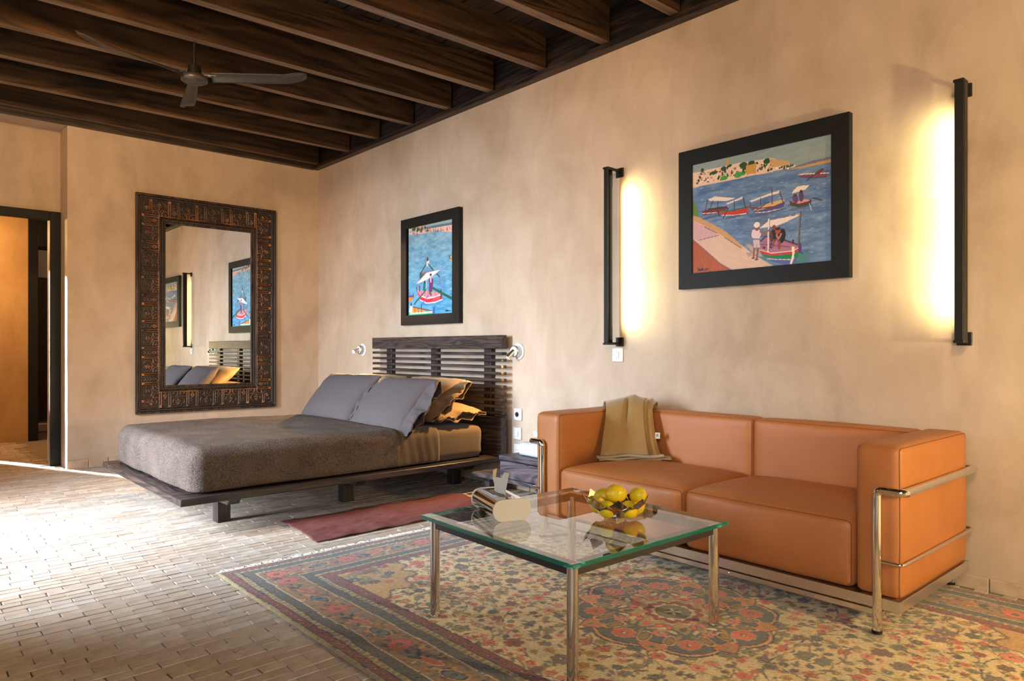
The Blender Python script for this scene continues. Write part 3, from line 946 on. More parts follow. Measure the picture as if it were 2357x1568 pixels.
# ================================================================== SWITCHES AND SOCKETS
def plate(name, label, x, z, kind):
    e = thing(name, label, 'socket' if kind != 'switch' else 'switch', (x, 0, z))
    P = np.zeros((12, 12, 3)); q = np.linspace(-1, 1, 12)
    U, V = np.meshgrid(q, q)
    P[..., 0] = U*.0425; P[..., 2] = V*.0425; P[..., 1] = -.007-.006*(1-U**2)
    me = grid_mesh('cover_plate', P)
    o = link_mesh('cover_plate', me, MT['white'], e)
    s = o.modifiers.new('thickness', 'SOLIDIFY'); s.thickness = .006; s.offset = -1
    MB().box(-.040, .040, -.008, .001, -.040, .040).build('back_box', MT['white'], e, smooth=0)
    My = Matrix.Rotation(PI/2, 4, 'X')
    if kind == 'switch':
        MB().box(-.017, .017, -.0185, -.012, -.020, .020, b=.003, M=Matrix.Rotation(.06, 4, 'X')).build('rocker', MT['white'], e)
    elif kind == 'dark':
        MB().lathe([(.018, .011), (.018, .0145), (.013, .0145), (.012, .0142), (0, .0142)], 24, My).build('outlet', MT['dark_hole'], e)
    else:
        MB().lathe([(.021, .011), (.021, .0145), (.0185, .0145), (.0185, .0136), (0, .0136)], 28, My).build('outlet', MT['white'], e)
        for dx in (-.009, .009):
            MB().lathe([(0, .0138), (.003, .0139), (.003, .012)], 10, Matrix.Translation((dx, 0, 0)) @ My).build('contact_hole', MT['dark_hole'], e)
    for dx in (-.028, .028):
        MB().lathe([(0, .0108), (.0022, .0105), (.0022, .009)], 8, Matrix.Translation((dx, 0, 0)) @ My).build('screw', MT['dark_hole'], e)
plate('light_switch', 'white light switch under the lit wall lamp left of the harbour painting', 4.0, .962, 'switch')
plate('wall_socket', 'white socket plate with a dark round outlet, uppermost beside the headboard', 3.083, .529, 'dark')
plate('light_switch', 'white light switch between two sockets above the nightstand', 3.079, .392, 'switch')
plate('wall_socket', 'white socket half hidden behind the tissue box on the nightstand', 3.085, .275, 'socket')

# ================================================================== PAINTINGS
MT['paint'] = attr_mat('oil_paint', .5, noise_scale=180, noise_amt=.08, bump_s=.12, bump_scale=220, bump_d=.001, spec=.35)
def framed(label, x0, x1, z0, z1, bw, C, W, Hh):
    e = thing('framed_painting', label, 'painting', ((x0+x1)/2, 0, z0))
    w, h = x1-x0, z1-z0
    My = Matrix.Rotation(PI/2, 4, 'X')
    a, b = w/2, h
    pcs = [[(-a, 0), (a, 0), (a-bw, bw), (-a+bw, bw)], [(-a, b), (-a+bw, b-bw), (a-bw, b-bw), (a, b)],
           [(-a, 0), (-a+bw, bw), (-a+bw, b-bw), (-a, b)], [(a, 0), (a, b), (a-bw, b-bw), (a-bw, bw)]]
    for p in pcs:
        ctr = np.mean(p, 0); pp = [tuple(ctr+(np.array(q)-ctr)*.9985) for q in p]
        MB().prism(pp, .004, .042, My).build('frame_rail', MT['black'], e, smooth=0)
    ny, nx = C.shape[:2]
    X, Z = np.meshgrid(np.linspace(-W/2, W/2, nx), np.linspace(0, Hh, ny))
    P = np.stack([X, np.full_like(X, -.030), Z+(h-Hh)/2], -1)
    link_mesh('canvas', grid_mesh('canvas', P, lin(np.clip(C, 0, 1)*255*.999+.3) if False else np.where(C <= .04045, C/12.92, ((C+.055)/1.055)**2.4)), MT['paint'], e)
    MB().box(-W/2-.004, W/2+.004, -.026, -.006, (h-Hh)/2-.004, (h+Hh)/2+.004).build('stretcher', MT['black'], e, smooth=0)
    return e
def painter(Wd, Hd, quad, res):
    nx, ny = int(Wd/res), int(Hd/res)
    c = Canvas(0, Wd, 0, Hd, nx, ny)
    hm = homography(quad, [(0, Hd), (Wd, Hd), (Wd, 0), (0, 0)])
    sc = np.linalg.norm(hm([(quad[0][0]+50, quad[0][1]+300)])[0]-hm([(quad[0][0]+60, quad[0][1]+300)])[0])/10
    def n(c3): return np.array(c3)/255.0
    class A: pass
    A.c = c; A.hm = hm; A.s = sc
    A.poly = lambda p, k, al=1: c.poly(hm(p), n(k), al)
    A.line = lambda p, w, k, al=1: c.line([tuple(q) for q in hm(p)], max(w*sc, res*1.3), n(k), al)
    A.dab = lambda x, y, rx, ry, k, ang=0, al=1: c.ell(*hm([(x, y)])[0], max(rx*sc, res*.7), max(ry*sc, res*.7), ang, n(k), al)
    def outline(p, w, k): A.line(list(p)+[p[0]], w, k)
    A.outl = outline
    return A
rp = random.Random(5)
# --- harbour with boats
W1, H1 = .772, .619
A = painter(W1, H1, [(92, 415), (1437, 115), (1443, 1365), (98, 1480)], .0024)
c = A.c
f1 = fbm(c.X*14, c.Y*60, 2); f2 = fbm(c.X*5, c.Y*7, 6)
c.a[:] = np.array((100, 128, 168))/255
c.a += (f1-.5)[..., None]*np.array((.30, .28, .22))+(f2-.5)[..., None]*np.array((.10, .14, .16))
for _ in range(420):
    x, y = rp.uniform(110, 1430), rp.uniform(560, 1380)
    A.line([(x, y), (x+rp.uniform(14, 34), y-rp.uniform(0, 9))], 5, rp.choice([(170, 190, 205), (140, 165, 195), (75, 100, 145), (90, 120, 160)]), .55)
A.poly([(92, 415), (1437, 115), (1437, 380), (1090, 450), (860, 480), (92, 640)], (138, 156, 160))
for _ in range(60):
    x = rp.uniform(100, 1430); y = 415-(x-92)*.223+rp.uniform(5, 200)*(.4+.6*(x-92)/1345)
    A.dab(x, y, 60, 12, rp.choice([(150, 165, 168), (125, 148, 158), (150, 160, 150)]), .2, .35)
A.poly([(1080, 440), (1250, 385), (1437, 343), (1437, 375), (1100, 452)], (112, 112, 140))
A.poly([(1000, 478), (1100, 448), (1437, 368), (1437, 402), (1150, 455)], (192, 152, 92))
town = [(92, 500), (180, 490), (250, 465), (420, 430), (540, 405), (640, 392), (740, 375), (830, 358), (880, 365), (920, 388), (1020, 388), (1040, 420), (1095, 430), (1060, 452), (860, 488), (640, 524), (540, 548), (300, 594), (92, 640)]
A.poly(town, (226, 196, 178))
def town_y(x, t): 
    top = np.interp(x, [92, 250, 540, 830, 1040, 1095], [500, 465, 405, 360, 415, 432]); bot = np.interp(x, [92, 300, 540, 860, 1095], [628, 582, 538, 478, 440])
    return top+(bot-top)*t
for _ in range(120):
    x = rp.uniform(95, 1040); t = rp.uniform(.08, .9); y = town_y(x, t); s = rp.uniform(6, 16)
    k = rp.choice([(238, 222, 212), (240, 228, 220), (190, 142, 70), (200, 155, 95), (215, 170, 130), (120, 70, 80), (176, 128, 50)])
    A.poly([(x, y), (x+s*1.5, y-3), (x+s*1.5, y+s), (x, y+s+3)], k)
for _ in range(75):
    x = rp.uniform(95, 1060); t = rp.uniform(.15, .95); y = town_y(x, t)
    A.dab(x, y, rp.uniform(4, 9), rp.uniform(6, 15), rp.choice([(48, 78, 48), (56, 92, 50), (40, 66, 44)]))
for x, y, a, b in ((395, 550, 34, 18), (530, 520, 34, 24), (575, 505, 26, 18)): A.dab(x, y, a, b, (70, 150, 66))
for x, y, a, b in ((580, 425, 34, 22), (582, 460, 10, 34), (295, 500, 34, 14), (390, 460, 26, 18), (445, 432, 22, 12), (660, 405, 26, 18), (810, 388, 30, 22), (185, 475, 14, 18)): A.dab(x, y, a, b, (44, 74, 44))
A.poly([(415, 430), (416, 372), (428, 360), (440, 372), (441, 426)], (196, 145, 72))
A.poly([(605, 430), (700, 415), (705, 505), (612, 518)], (196, 150, 74)); A.poly([(830, 362), (900, 375), (1030, 388), (1035, 425), (850, 450)], (196, 160, 110))
A.line([(92, 640), (300, 596), (540, 550), (640, 526), (860, 490)], 9, (232, 190, 160))
A.poly([(92, 755), (120, 800), (150, 880), (158, 925), (92, 908)], (96, 128, 56))
A.poly([(95, 915), (160, 928), (300, 1000), (420, 1070), (560, 1190), (700, 1300), (880, 1400), (490, 1446), (98, 1480)], (214, 182, 160))
A.poly([(95, 915), (160, 930), (300, 1000), (420, 1070), (560, 1190), (590, 1240), (420, 1130), (330, 1075), (95, 950)], (200, 152, 104))
A.poly([(95, 955), (230, 1030), (350, 1100), (150, 1150), (97, 1130)], (206, 164, 168))
for _ in range(40): A.dab(rp.uniform(300, 760), rp.uniform(1180, 1420), 40, 14, rp.choice([(226, 196, 176), (212, 180, 150), (222, 186, 170)]), -.5, .3)
A.poly([(97, 1140), (230, 1255), (360, 1370), (492, 1447), (98, 1481)], (172, 84, 44))
for _ in range(60):
    x = rp.uniform(105, 420); y = rp.uniform(1190+(x-98)*.75, 1470); A.line([(x, y), (x+4, y+40)], 7, rp.choice([(190, 98, 50), (150, 68, 36), (176, 90, 60)]), .6)
A.line([(97, 1140), (230, 1255), (360, 1370), (492, 1447)], 6, (120, 90, 130)); A.line([(150, 1150), (350, 1100)], 4, (100, 70, 80)); A.line([(210, 1020), (330, 1080)], 5, (60, 50, 60)); A.line([(400, 1120), (560, 1225)], 4, (70, 60, 60))
# rowing boat
A.poly([(1115, 522), (1160, 515), (1320, 498), (1408, 505), (1385, 542), (1250, 550), (1130, 540)], (126, 74, 96)); A.line([(1115, 522), (1160, 515), (1408, 505)], 6, (236, 220, 210)); A.line([(1130, 542), (1250, 552), (1385, 544)], 6, (60, 80, 66))
A.line([(1302, 516), (1325, 492)], 22, (134, 60, 54)); A.dab(1343, 474, 13, 11, (110, 56, 46)); A.line([(1195, 576), (1320, 480)], 8, (66, 56, 66))
# moored boats
A.dab(320, 912, 130, 12, (72, 80, 116), .1, .7); A.dab(520, 915, 110, 12, (72, 76, 110), .1, .7); A.dab(820, 888, 150, 12, (78, 84, 120), .1, .7); A.dab(1130, 836, 90, 12, (84, 90, 120), .1, .7)
A.poly([(183, 868), (300, 842), (430, 825), (432, 850), (340, 892), (190, 908)], (112, 48, 50)); A.line([(190, 892), (330, 882)], 6, (220, 206, 200)); A.line([(250, 850), (420, 828)], 12, (64, 44, 44))
A.poly([(238, 756), (310, 728), (512, 744), (420, 772), (260, 770)], (228, 208, 198))
for p in ([(238, 756), (215, 860)], [(290, 768), (262, 842)], [(338, 770), (338, 830)]): A.line(p, 7, (78, 56, 66))
A.poly([(350, 872), (480, 860), (632, 824), (622, 886), (480, 908), (370, 906)], (192, 48, 40)); A.line([(365, 872), (480, 862), (632, 828)], 11, (48, 112, 72)); A.line([(372, 908), (500, 908), (612, 892)], 5, (226, 210, 204))
A.poly([(415, 796), (575, 730), (584, 746), (430, 804)], (230, 212, 204))
for p in ([(578, 735), (605, 838)], [(495, 772), (495, 862)], [(330, 850), (355, 920)], [(440, 840), (388, 938)]): A.line(p, 8, (64, 48, 62))
A.poly([(645, 838), (760, 820), (980, 790), (975, 828), (880, 866), (740, 882), (690, 876)], (76, 80, 142)); A.dab(830, 815, 128, 17, (206, 172, 110), .16); A.line([(645, 838), (740, 845), (900, 826), (980, 792)], 9, (120, 52, 50)); A.line([(700, 884), (800, 880), (930, 850)], 5, (222, 214, 214))
A.poly([(645, 772), (860, 692), (932, 674), (936, 696), (800, 732), (652, 786)], (230, 216, 206))
for p in ([(650, 784), (650, 836)], [(932, 684), (970, 792)], [(860, 650), (862, 800)], [(750, 745), (750, 815)], [(690, 874), (830, 780)]): A.line(p, 8, (84, 62, 92))
A.poly([(1025, 772), (1085, 790), (1240, 758), (1242, 800), (1180, 824), (1080, 822), (1035, 805)], (92, 56, 56)); A.poly([(1060, 785), (1200, 756), (1232, 770), (1120, 800)], (214, 150, 140)); A.line([(1040, 812), (1120, 828), (1235, 806)], 9, (52, 76, 60))
A.poly([(1052, 704), (1064, 676), (1104, 634), (1225, 618), (1182, 662)], (232, 214, 200)); A.dab(1142, 724, 17, 44, (92, 60, 100), .05); A.dab(1085, 752, 20, 34, (96, 66, 104), .3); A.dab(1142, 684, 10, 11, (70, 44, 56)); A.dab(1088, 718, 9, 10, (70, 44, 56)); A.line([(1255, 745), (1345, 768)], 9, (66, 62, 76)); A.line([(1010, 822), (1060, 790)], 6, (90, 70, 90)); A.line([(1222, 800), (1240, 860)], 6, (190, 205, 220))
# near boat with people
A.poly([(1080, 1345), (1130, 1290), (1210, 1270), (1195, 1366), (1060, 1398)], (72, 132, 132)); A.poly([(800, 1300), (860, 1370), (980, 1400), (900, 1404), (760, 1310)], (78, 136, 140))
A.poly([(740, 1030), (830, 958), (1128, 894), (1142, 904), (1000, 976), (905, 1014), (745, 1036)], (232, 216, 206)); A.line([(740, 1030), (830, 958), (1142, 898)], 5, (120, 90, 120))
A.poly([(750, 1160), (800, 1112), (850, 1124), (980, 1148), (1112, 1195), (1130, 1225), (1060, 1252), (850, 1275), (745, 1245)], (168, 112, 138))
A.line([(752, 1160), (800, 1114), (850, 1124), (980, 1150), (1112, 1196)], 12, (70, 50, 96)); A.line([(755, 1190), (870, 1200), (1030, 1215)], 7, (110, 70, 110)); A.line([(770, 1165), (860, 1180)], 8, (150, 96, 120))
for x, y in ((785, 1222), (850, 1218), (860, 1190)): A.dab(x, y, 16, 9, (84, 54, 90), -.4)
A.poly([(743, 1242), (850, 1275), (1060, 1254), (1132, 1220), (1126, 1252), (1060, 1282), (850, 1298), (758, 1282)], (196, 50, 46)); A.line([(743, 1242), (850, 1275), (1060, 1254), (1132, 1220)], 6, (226, 205, 205))
A.poly([(756, 1280), (850, 1300), (1060, 1284), (1124, 1252), (1118, 1312), (1050, 1336), (900, 1332), (790, 1308)], (34, 124, 74))
A.poly([(820, 1330), (900, 1335), (1050, 1338), (1112, 1316), (1082, 1372), (980, 1388), (870, 1362)], (94, 96, 170)); A.line([(820, 1330), (900, 1336), (1050, 1338)], 5, (224, 218, 220))
A.poly([(1054, 1214), (1082, 1214), (1076, 1322), (1052, 1386), (1034, 1380), (1056, 1302)], (240, 224, 214))
A.dab(1132, 1225, 12, 40, (84, 56, 110)); A.line([(1125, 1260), (1160, 1280)], 10, (84, 60, 110)); A.dab(1064, 1165, 9, 20, (96, 44, 50))
A.line([(830, 950), (825, 1255)], 13, (236, 222, 220)); A.line([(838, 950), (833, 1250)], 5, (84, 60, 90)); A.line([(1136, 880), (1118, 1190)], 13, (112, 104, 100)); A.line([(1142, 880), (1124, 1190)], 4, (70, 60, 62))
A.dab(880, 1094, 20, 62, (34, 36, 36)); A.dab(880, 1030, 17, 20, (134, 66, 44)); A.dab(855, 1120, 12, 44, (96, 52, 50)); A.dab(952, 1112, 32, 56, (26, 28, 28), -.2); A.dab(918, 1060, 22, 25, (170, 74, 50)); A.dab(918, 1040, 20, 12, (50, 34, 32)); A.line([(905, 1100), (925, 1140), (950, 1090)], 13, (196, 116, 84)); A.line([(930, 1165), (932, 1225)], 22, (140, 74, 54)); A.line([(880, 1150), (876, 1210)], 14, (140, 80, 60))
A.poly([(668, 1052), (720, 1034), (765, 1070), (742, 1142), (682, 1136), (660, 1110)], (222, 204, 212)); A.poly([(680, 1138), (742, 1140), (750, 1220), (720, 1228), (714, 1170), (708, 1228), (684, 1226)], (206, 184, 196)); A.line([(680, 1138), (742, 1140)], 8, (96, 84, 130))
A.line([(692, 1230), (683, 1310)], 15, (150, 80, 48)); A.line([(726, 1230), (714, 1330)], 15, (150, 80, 48)); A.dab(716, 1030, 20, 24, (140, 76, 50)); A.dab(714, 1003, 25, 22, (238, 226, 218)); A.line([(748, 1066), (782, 1096), (832, 1054)], 13, (160, 90, 54)); A.dab(682, 1322, 14, 6, (70, 60, 90)); A.dab(713, 1336, 16, 6, (70, 60, 90)); A.outl([(664, 1052), (720, 1034), (765, 1070), (742, 1142), (750, 1222), (684, 1228), (660, 1110)], 4, (130, 110, 140)); A.poly([(610, 1270), (665, 1262), (672, 1300), (632, 1310)], (176, 150, 160))
A.line([(150, 1415), (158, 1445), (166, 1425), (172, 1442), (180, 1422), (186, 1440), (192, 1418)], 7, (40, 26, 24)); A.line([(196, 1416), (198, 1438), (212, 1436), (218, 1424), (228, 1434), (236, 1420), (250, 1428)], 6, (40, 26, 24))
framed('wide painting of a harbour with moored boats in a black frame', 4.472, 5.414, 1.336, 2.110, .0845, np.clip(c.a, 0, 1), W1, H1)

# --- red boat on blue water
W2, H2 = .613, .755
A = painter(W2, H2, [(188, 348), (706, 230), (710, 1375), (190, 1400)], .0024)
c = A.c
f1 = fbm(c.X*16, c.Y*45, 12); f2 = fbm(c.X*5, c.Y*5, 16)
tt = (c.Y/H2)[..., None]
c.a[:] = np.array((82, 158, 200))/255*(1-tt)+np.array((128, 158, 170))/255*tt
c.a += (f1-.5)[..., None]*np.array((.30, .26, .2))+(f2-.5)[..., None]*.12
for _ in range(240):
    x, y = rp.uniform(195, 700), rp.uniform(430, 1370); A.line([(x, y), (x+rp.uniform(14, 30), y-4)], 6, rp.choice([(150, 195, 215), (95, 150, 190), (130, 175, 200), (110, 160, 190)]), .5)
A.poly([(188, 346), (706, 228), (706, 300), (188, 400)], (152, 164, 158)); A.poly([(330, 352), (450, 320), (706, 276), (706, 312), (440, 352), (330, 370)], (84, 114, 126))
A.poly([(190, 408), (330, 375), (440, 352), (706, 306), (706, 392), (590, 392), (572, 368), (400, 402), (240, 426), (200, 425)], (228, 176, 156)); A.poly([(190, 352), (250, 338), (345, 312), (350, 345), (190, 385)], (214, 176, 160))
for _ in range(34): A.dab(rp.uniform(195, 440), rp.uniform(335, 378), rp.uniform(6, 16), rp.uniform(5, 10), rp.choice([(44, 74, 56), (60, 84, 60), (190, 140, 110), (110, 84, 76)]), .2)
for _ in range(60):
    x = rp.uniform(220, 700); y = np.interp(x, [200, 440, 700], [405, 368, 345])+rp.uniform(-14, 20); A.line([(x, y), (x, y+rp.uniform(6, 18))], 4, rp.choice([(50, 50, 70), (150, 60, 60), (60, 80, 80)]))
A.poly([(320, 868), (345, 885), (470, 850), (482, 880), (400, 920), (340, 965), (318, 958)], (58, 92, 74)); A.poly([(345, 885), (470, 852), (475, 870), (350, 905)], (150, 90, 90))
A.poly([(402, 802), (405, 748), (418, 732), (434, 738), (430, 800)], (236, 208, 206)); A.dab(415, 718, 11, 14, (110, 60, 40)); A.poly([(404, 806), (424, 806), (420, 865), (406, 865)], (90, 150, 170))
for p in ([(338, 882), (390, 790)], [(424, 778), (486, 856)], [(524, 894), (558, 928)]): A.line(p, 10, (32, 74, 66))
A.poly([(282, 1006), (330, 960), (402, 880), (560, 846), (578, 838), (480, 916), (402, 968), (292, 1012)], (240, 240, 240)); A.line([(282, 1006), (330, 960), (402, 880), (578, 840)], 5, (170, 150, 190))
A.dab(470, 1232, 130, 22, (70, 130, 190), .05, .6)
A.poly([(285, 1088), (390, 1100), (500, 1112), (594, 1128), (520, 1166), (410, 1186), (330, 1155)], (232, 140, 150))
for x in (340, 380, 420, 505, 545): A.line([(x, 1108), (x+8, 1160)], 6, (180, 70, 100), .8)
A.poly([(283, 1088), (330, 1156), (410, 1188), (520, 1168), (597, 1132), (592, 1200), (500, 1237), (400, 1242), (330, 1207)], (226, 44, 62)); A.line([(330, 1158), (410, 1190), (520, 1170), (597, 1134)], 8, (250, 220, 220)); A.line([(330, 1208), (400, 1244), (500, 1238), (590, 1204)], 7, (240, 235, 238)); A.dab(520, 1195, 40, 14, (248, 90, 100), .2, .7)
for p, k in (([(570, 846), (596, 1112)], (150, 130, 190)), ([(292, 1010), (286, 1086)], (120, 110, 170)), ([(400, 940), (402, 1096)], (200, 180, 215))): A.line(p, 7, k)
A.line([(577, 1095), (577, 1190)], 14, (34, 84, 80)); A.line([(284, 1060), (288, 1095)], 8, (34, 70, 70))
A.poly([(358, 1102), (366, 1000), (382, 984), (394, 1000), (388, 1092)], (34, 112, 112)); A.dab(382, 990, 9, 10, (60, 40, 40)); A.dab(320, 1070, 7, 24, (110, 50, 80))
A.poly([(430, 950), (450, 934), (482, 958), (480, 1050), (466, 1116), (430, 1110), (434, 1040)], (122, 48, 104)); A.poly([(446, 945), (460, 945), (458, 1000), (450, 1000)], (245, 228, 230)); A.dab(453, 916, 12, 17, (228, 180, 160)); A.dab(453, 905, 12, 8, (70, 50, 40)); A.line([(440, 1120), (458, 1145)], 18, (40, 110, 80))
A.line([(480, 1066), (600, 1135), (708, 1192)], 17, (28, 92, 76)); A.line([(396, 1088), (256, 1256)], 11, (34, 92, 88)); A.line([(420, 1160), (352, 1256)], 8, (130, 90, 160))
A.poly([(190, 1158), (243, 1158), (240, 1200), (215, 1222), (190, 1232)], (226, 130, 50)); A.line([(190, 1165), (243, 1160)], 12, (90, 80, 140)); A.line([(242, 1130), (242, 1180)], 7, (60, 60, 110)); A.line([(200, 1120), (200, 1165)], 9, (120, 90, 160))
A.poly([(190, 1400), (190, 1360), (240, 1285), (310, 1290), (420, 1318), (480, 1345), (470, 1388)], (56, 178, 124)); A.poly([(215, 1330), (240, 1300), (380, 1335), (400, 1350), (300, 1362), (210, 1366)], (236, 152, 60)); A.line([(235, 1290), (420, 1330), (480, 1346)], 9, (150, 60, 110)); A.line([(210, 1368), (360, 1362), (470, 1350)], 9, (240, 225, 230))
for x in (262, 300, 340): A.line([(x, 1310), (x+6, 1358)], 6, (90, 60, 60))
A.poly([(195, 1352), (205, 1285), (225, 1272), (236, 1290), (232, 1355)], (240, 232, 236)); A.dab(221, 1258, 9, 12, (80, 60, 60)); A.line([(493, 1308), (490, 1378)], 20, (60, 90, 170)); A.line([(342, 1265), (342, 1310)], 9, (40, 70, 100))
A.poly([(675, 678), (707, 690), (707, 748), (686, 726)], (222, 168, 52)); A.line([(677, 678), (680, 706)], 9, (46, 60, 60)); A.line([(690, 712), (706, 716)], 6, (190, 60, 50))
A.line([(630, 1330), (634, 1348), (642, 1332), (648, 1346), (652, 1328), (656, 1346)], 6, (20, 34, 80)); A.line([(660, 1332), (664, 1346), (674, 1336), (682, 1346), (694, 1338)], 5, (20, 34, 80))
framed('tall painting of a red rowing boat on blue water in a black frame', 1.622, 2.442, 1.202, 2.112, .083, np.clip(c.a, 0, 1), W2, H2)

# ================================================================== TUBE WALL LAMPS beside the harbour painting
MT['tubeglow'] = emission('warm_tube', (1, .93, .62, 1), 6.0)
def tube_lamp(label, x, s):
    """s=+1 shines towards +x, s=-1 towards -x"""
    e = thing('wall_lamp', label, 'wall lamp', (x, 0, 1.565))
    h = .535
    MB().box(-.016, .016, -.125, -.117, -h, h, b=.0015).build('front_shield', MT['blackmetal'], e, smooth=0)
    MB().box(-s*.016-.003, -s*.016+.003, -.117, -.075, -h, h, b=.001).build('side_shield', MT['blackmetal'], e, smooth=0)
    MB().box(-.016, s*.010 if s > 0 else .016, -.076, -.073, -h, h).build('back_lip', MT['blackmetal'], e, smooth=0) if s > 0 else MB().box(-.010, .016, -.076, -.073, -h, h).build('back_lip', MT['blackmetal'], e, smooth=0)
    MB().tube([(-s*.0095, -.096, -h+.03), (-s*.0095, -.096, h-.03)], .0045, 14).build('light_tube', MT['tubeglow'], e)
    for sg in (-1, 1):
        MB().box(-.020, .020, -.130, -.072, sg*h-.006, sg*h+.006, b=.002).build('end_cap', MT['blackmetal'], e, smooth=0)
        MB().box(s*.012-.006, s*.012+.006, -.080, -.010, sg*(h-.002)-.008, sg*(h-.002)+.008, b=.002).build('arm', MT['blackmetal'], e, smooth=0)
        MB().box(s*.012-.028, s*.012+.028, -.012, .0, sg*(h-.012)-.028, sg*(h-.012)+.028, b=.002).build('wall_plate', MT['blackmetal'], e, smooth=0)
    area_light('tube_light', (x+s*.010, -.094, 1.565), (x+s*.105, 0.0, 1.565), .012, .86, 4.4, (1.0, .87, .42), math.radians(100))
    return e
tube_lamp('black vertical tube lamp on the bed side of the harbour painting', 4.005, 1)
tube_lamp('black vertical tube lamp at the far end of the wall past the harbour painting', 5.885, -1)

# ================================================================== SOFA
def leather(name, c0, c1):
    m, nt, b = new_mat(name)
    v = coords(nt)
    n2 = noise(nt, v, 4, 4)
    vo = nt.nodes.new('ShaderNodeTexVoronoi'); vo.inputs['Scale'].default_value = 340; LK(nt, v, vo.inputs['Vector'])
    r = ramp(nt, [(.3, c0), (.7, c1)]); LK(nt, n2, r.inputs[0])
    LK(nt, r.outputs[0], b.inputs['Base Color'])
    b.inputs['Roughness'].default_value = .47; b.inputs['Specular IOR Level'].default_value = .45
    bump(nt, b, vo.outputs['Distance'], .12, .001); return m
MT['leather'] = leather('cognac_leather', (.40, .140, .036, 1), (.47, .168, .044, 1))
MT['seam'] = plain('leather_seam', (.24, .072, .024, 1), .5)
SW = 1.812
sofa = thing('leather_sofa', 'two-seat cognac leather sofa in a chrome tube frame against the wall', 'sofa', (5.903, -.812, 0), math.radians(-.5))
def sofa_cushion(name, x0, x1, y0, y1, z0, z1, r, bulge, crown=0, pipes=()):
    me = cushion_mesh(name, x1-x0, y1-y0, z1-z0, r, bulge, 16, crown=crown)
    c = ((x0+x1)/2, (y0+y1)/2, (z0+z1)/2)
    displace(me, lambda P, Nn: P+Nn*((fbm((P[:, 0]+c[0])*5, (P[:, 1]+P[:, 2])*5+c[0]*3, 17)-.5)*.006)[:, None])
    o = link_mesh(name, me, MT['leather'], sofa, c)
    hx, hy, hz = (x1-x0)/2, (y1-y0)/2, (z1-z0)/2; k = r*.27
    for p in pipes:
        if p == 'front': pts = [(-hx+k, -hy+k, -hz+k), (hx-k, -hy+k, -hz+k), (hx-k, -hy+k, hz-k), (-hx+k, -hy+k, hz-k)]
        elif p == 'right': pts = [(hx-k, -hy+k, -hz+k), (hx-k, hy-k, -hz+k), (hx-k, hy-k, hz-k), (hx-k, -hy+k, hz-k)]
        elif p == 'left': pts = [(-hx+k, -hy+k, -hz+k), (-hx+k, hy-k, -hz+k), (-hx+k, hy-k, hz-k), (-hx+k, -hy+k, hz-k)]
        elif p == 'top': pts = [(-hx+k, -hy+k, hz-k), (hx-k, -hy+k, hz-k), (hx-k, hy-k, hz-k), (-hx+k, hy-k, hz-k)]
        pth = fillet([pts[-1]]+pts+[pts[0]], r*.6)[8:-1]
        full = fillet([Vector(pts[0]).lerp(Vector(pts[1]), .5)]+pts[1:]+[pts[0], Vector(pts[0]).lerp(Vector(pts[1]), .49)], r*.7)
        dense = []
        for a, b in zip(full[:-1], full[1:]):
            nn = max(1, int((b-a).length/.05))
            for q in range(nn): dense.append(a.lerp(b, q/nn))
        # follow the cushion surface
        dense = [snap(me, d) for d in dense]
        MB().tube(dense, .0022, 6, closed=True).build('piping', MT['seam'], o)
    return o
_bvh = {}
from mathutils.bvhtree import BVHTree
def snap(me, p):
    if me.name not in _bvh:
        bm = bmesh.new(); bm.from_mesh(me); _bvh[me.name] = BVHTree.FromBMesh(bm); bm.free()
    h = _bvh[me.name].find_nearest(p)
    return h[0] if h and h[0] is not None else p
AW = .155; AL = .172
sofa_cushion('armrest', -AW, 0, .0, .715, .132, .662, .026, (.006, .006, .006), 0, ('right', 'left'))
sofa_cushion('armrest', -SW, -SW+AL, .0, .715, .132, .662, .026, (.006, .006, .006), 0, ('left', 'right'))
mid = -.880
for x0, x1 in ((-SW+AL+.002, mid-.002), (mid+.002, -AW-.002)):
    sofa_cushion('back_cushion', x0, x1, .575, .715, .132, .658, .024, (.0, .012, .006), 0, ('front',))
    sofa_cushion('seat_cushion', x0+.003, x1-.003, -.004, .572, .134, .386, .030, (.004, .012, .0), .026, ('front',))
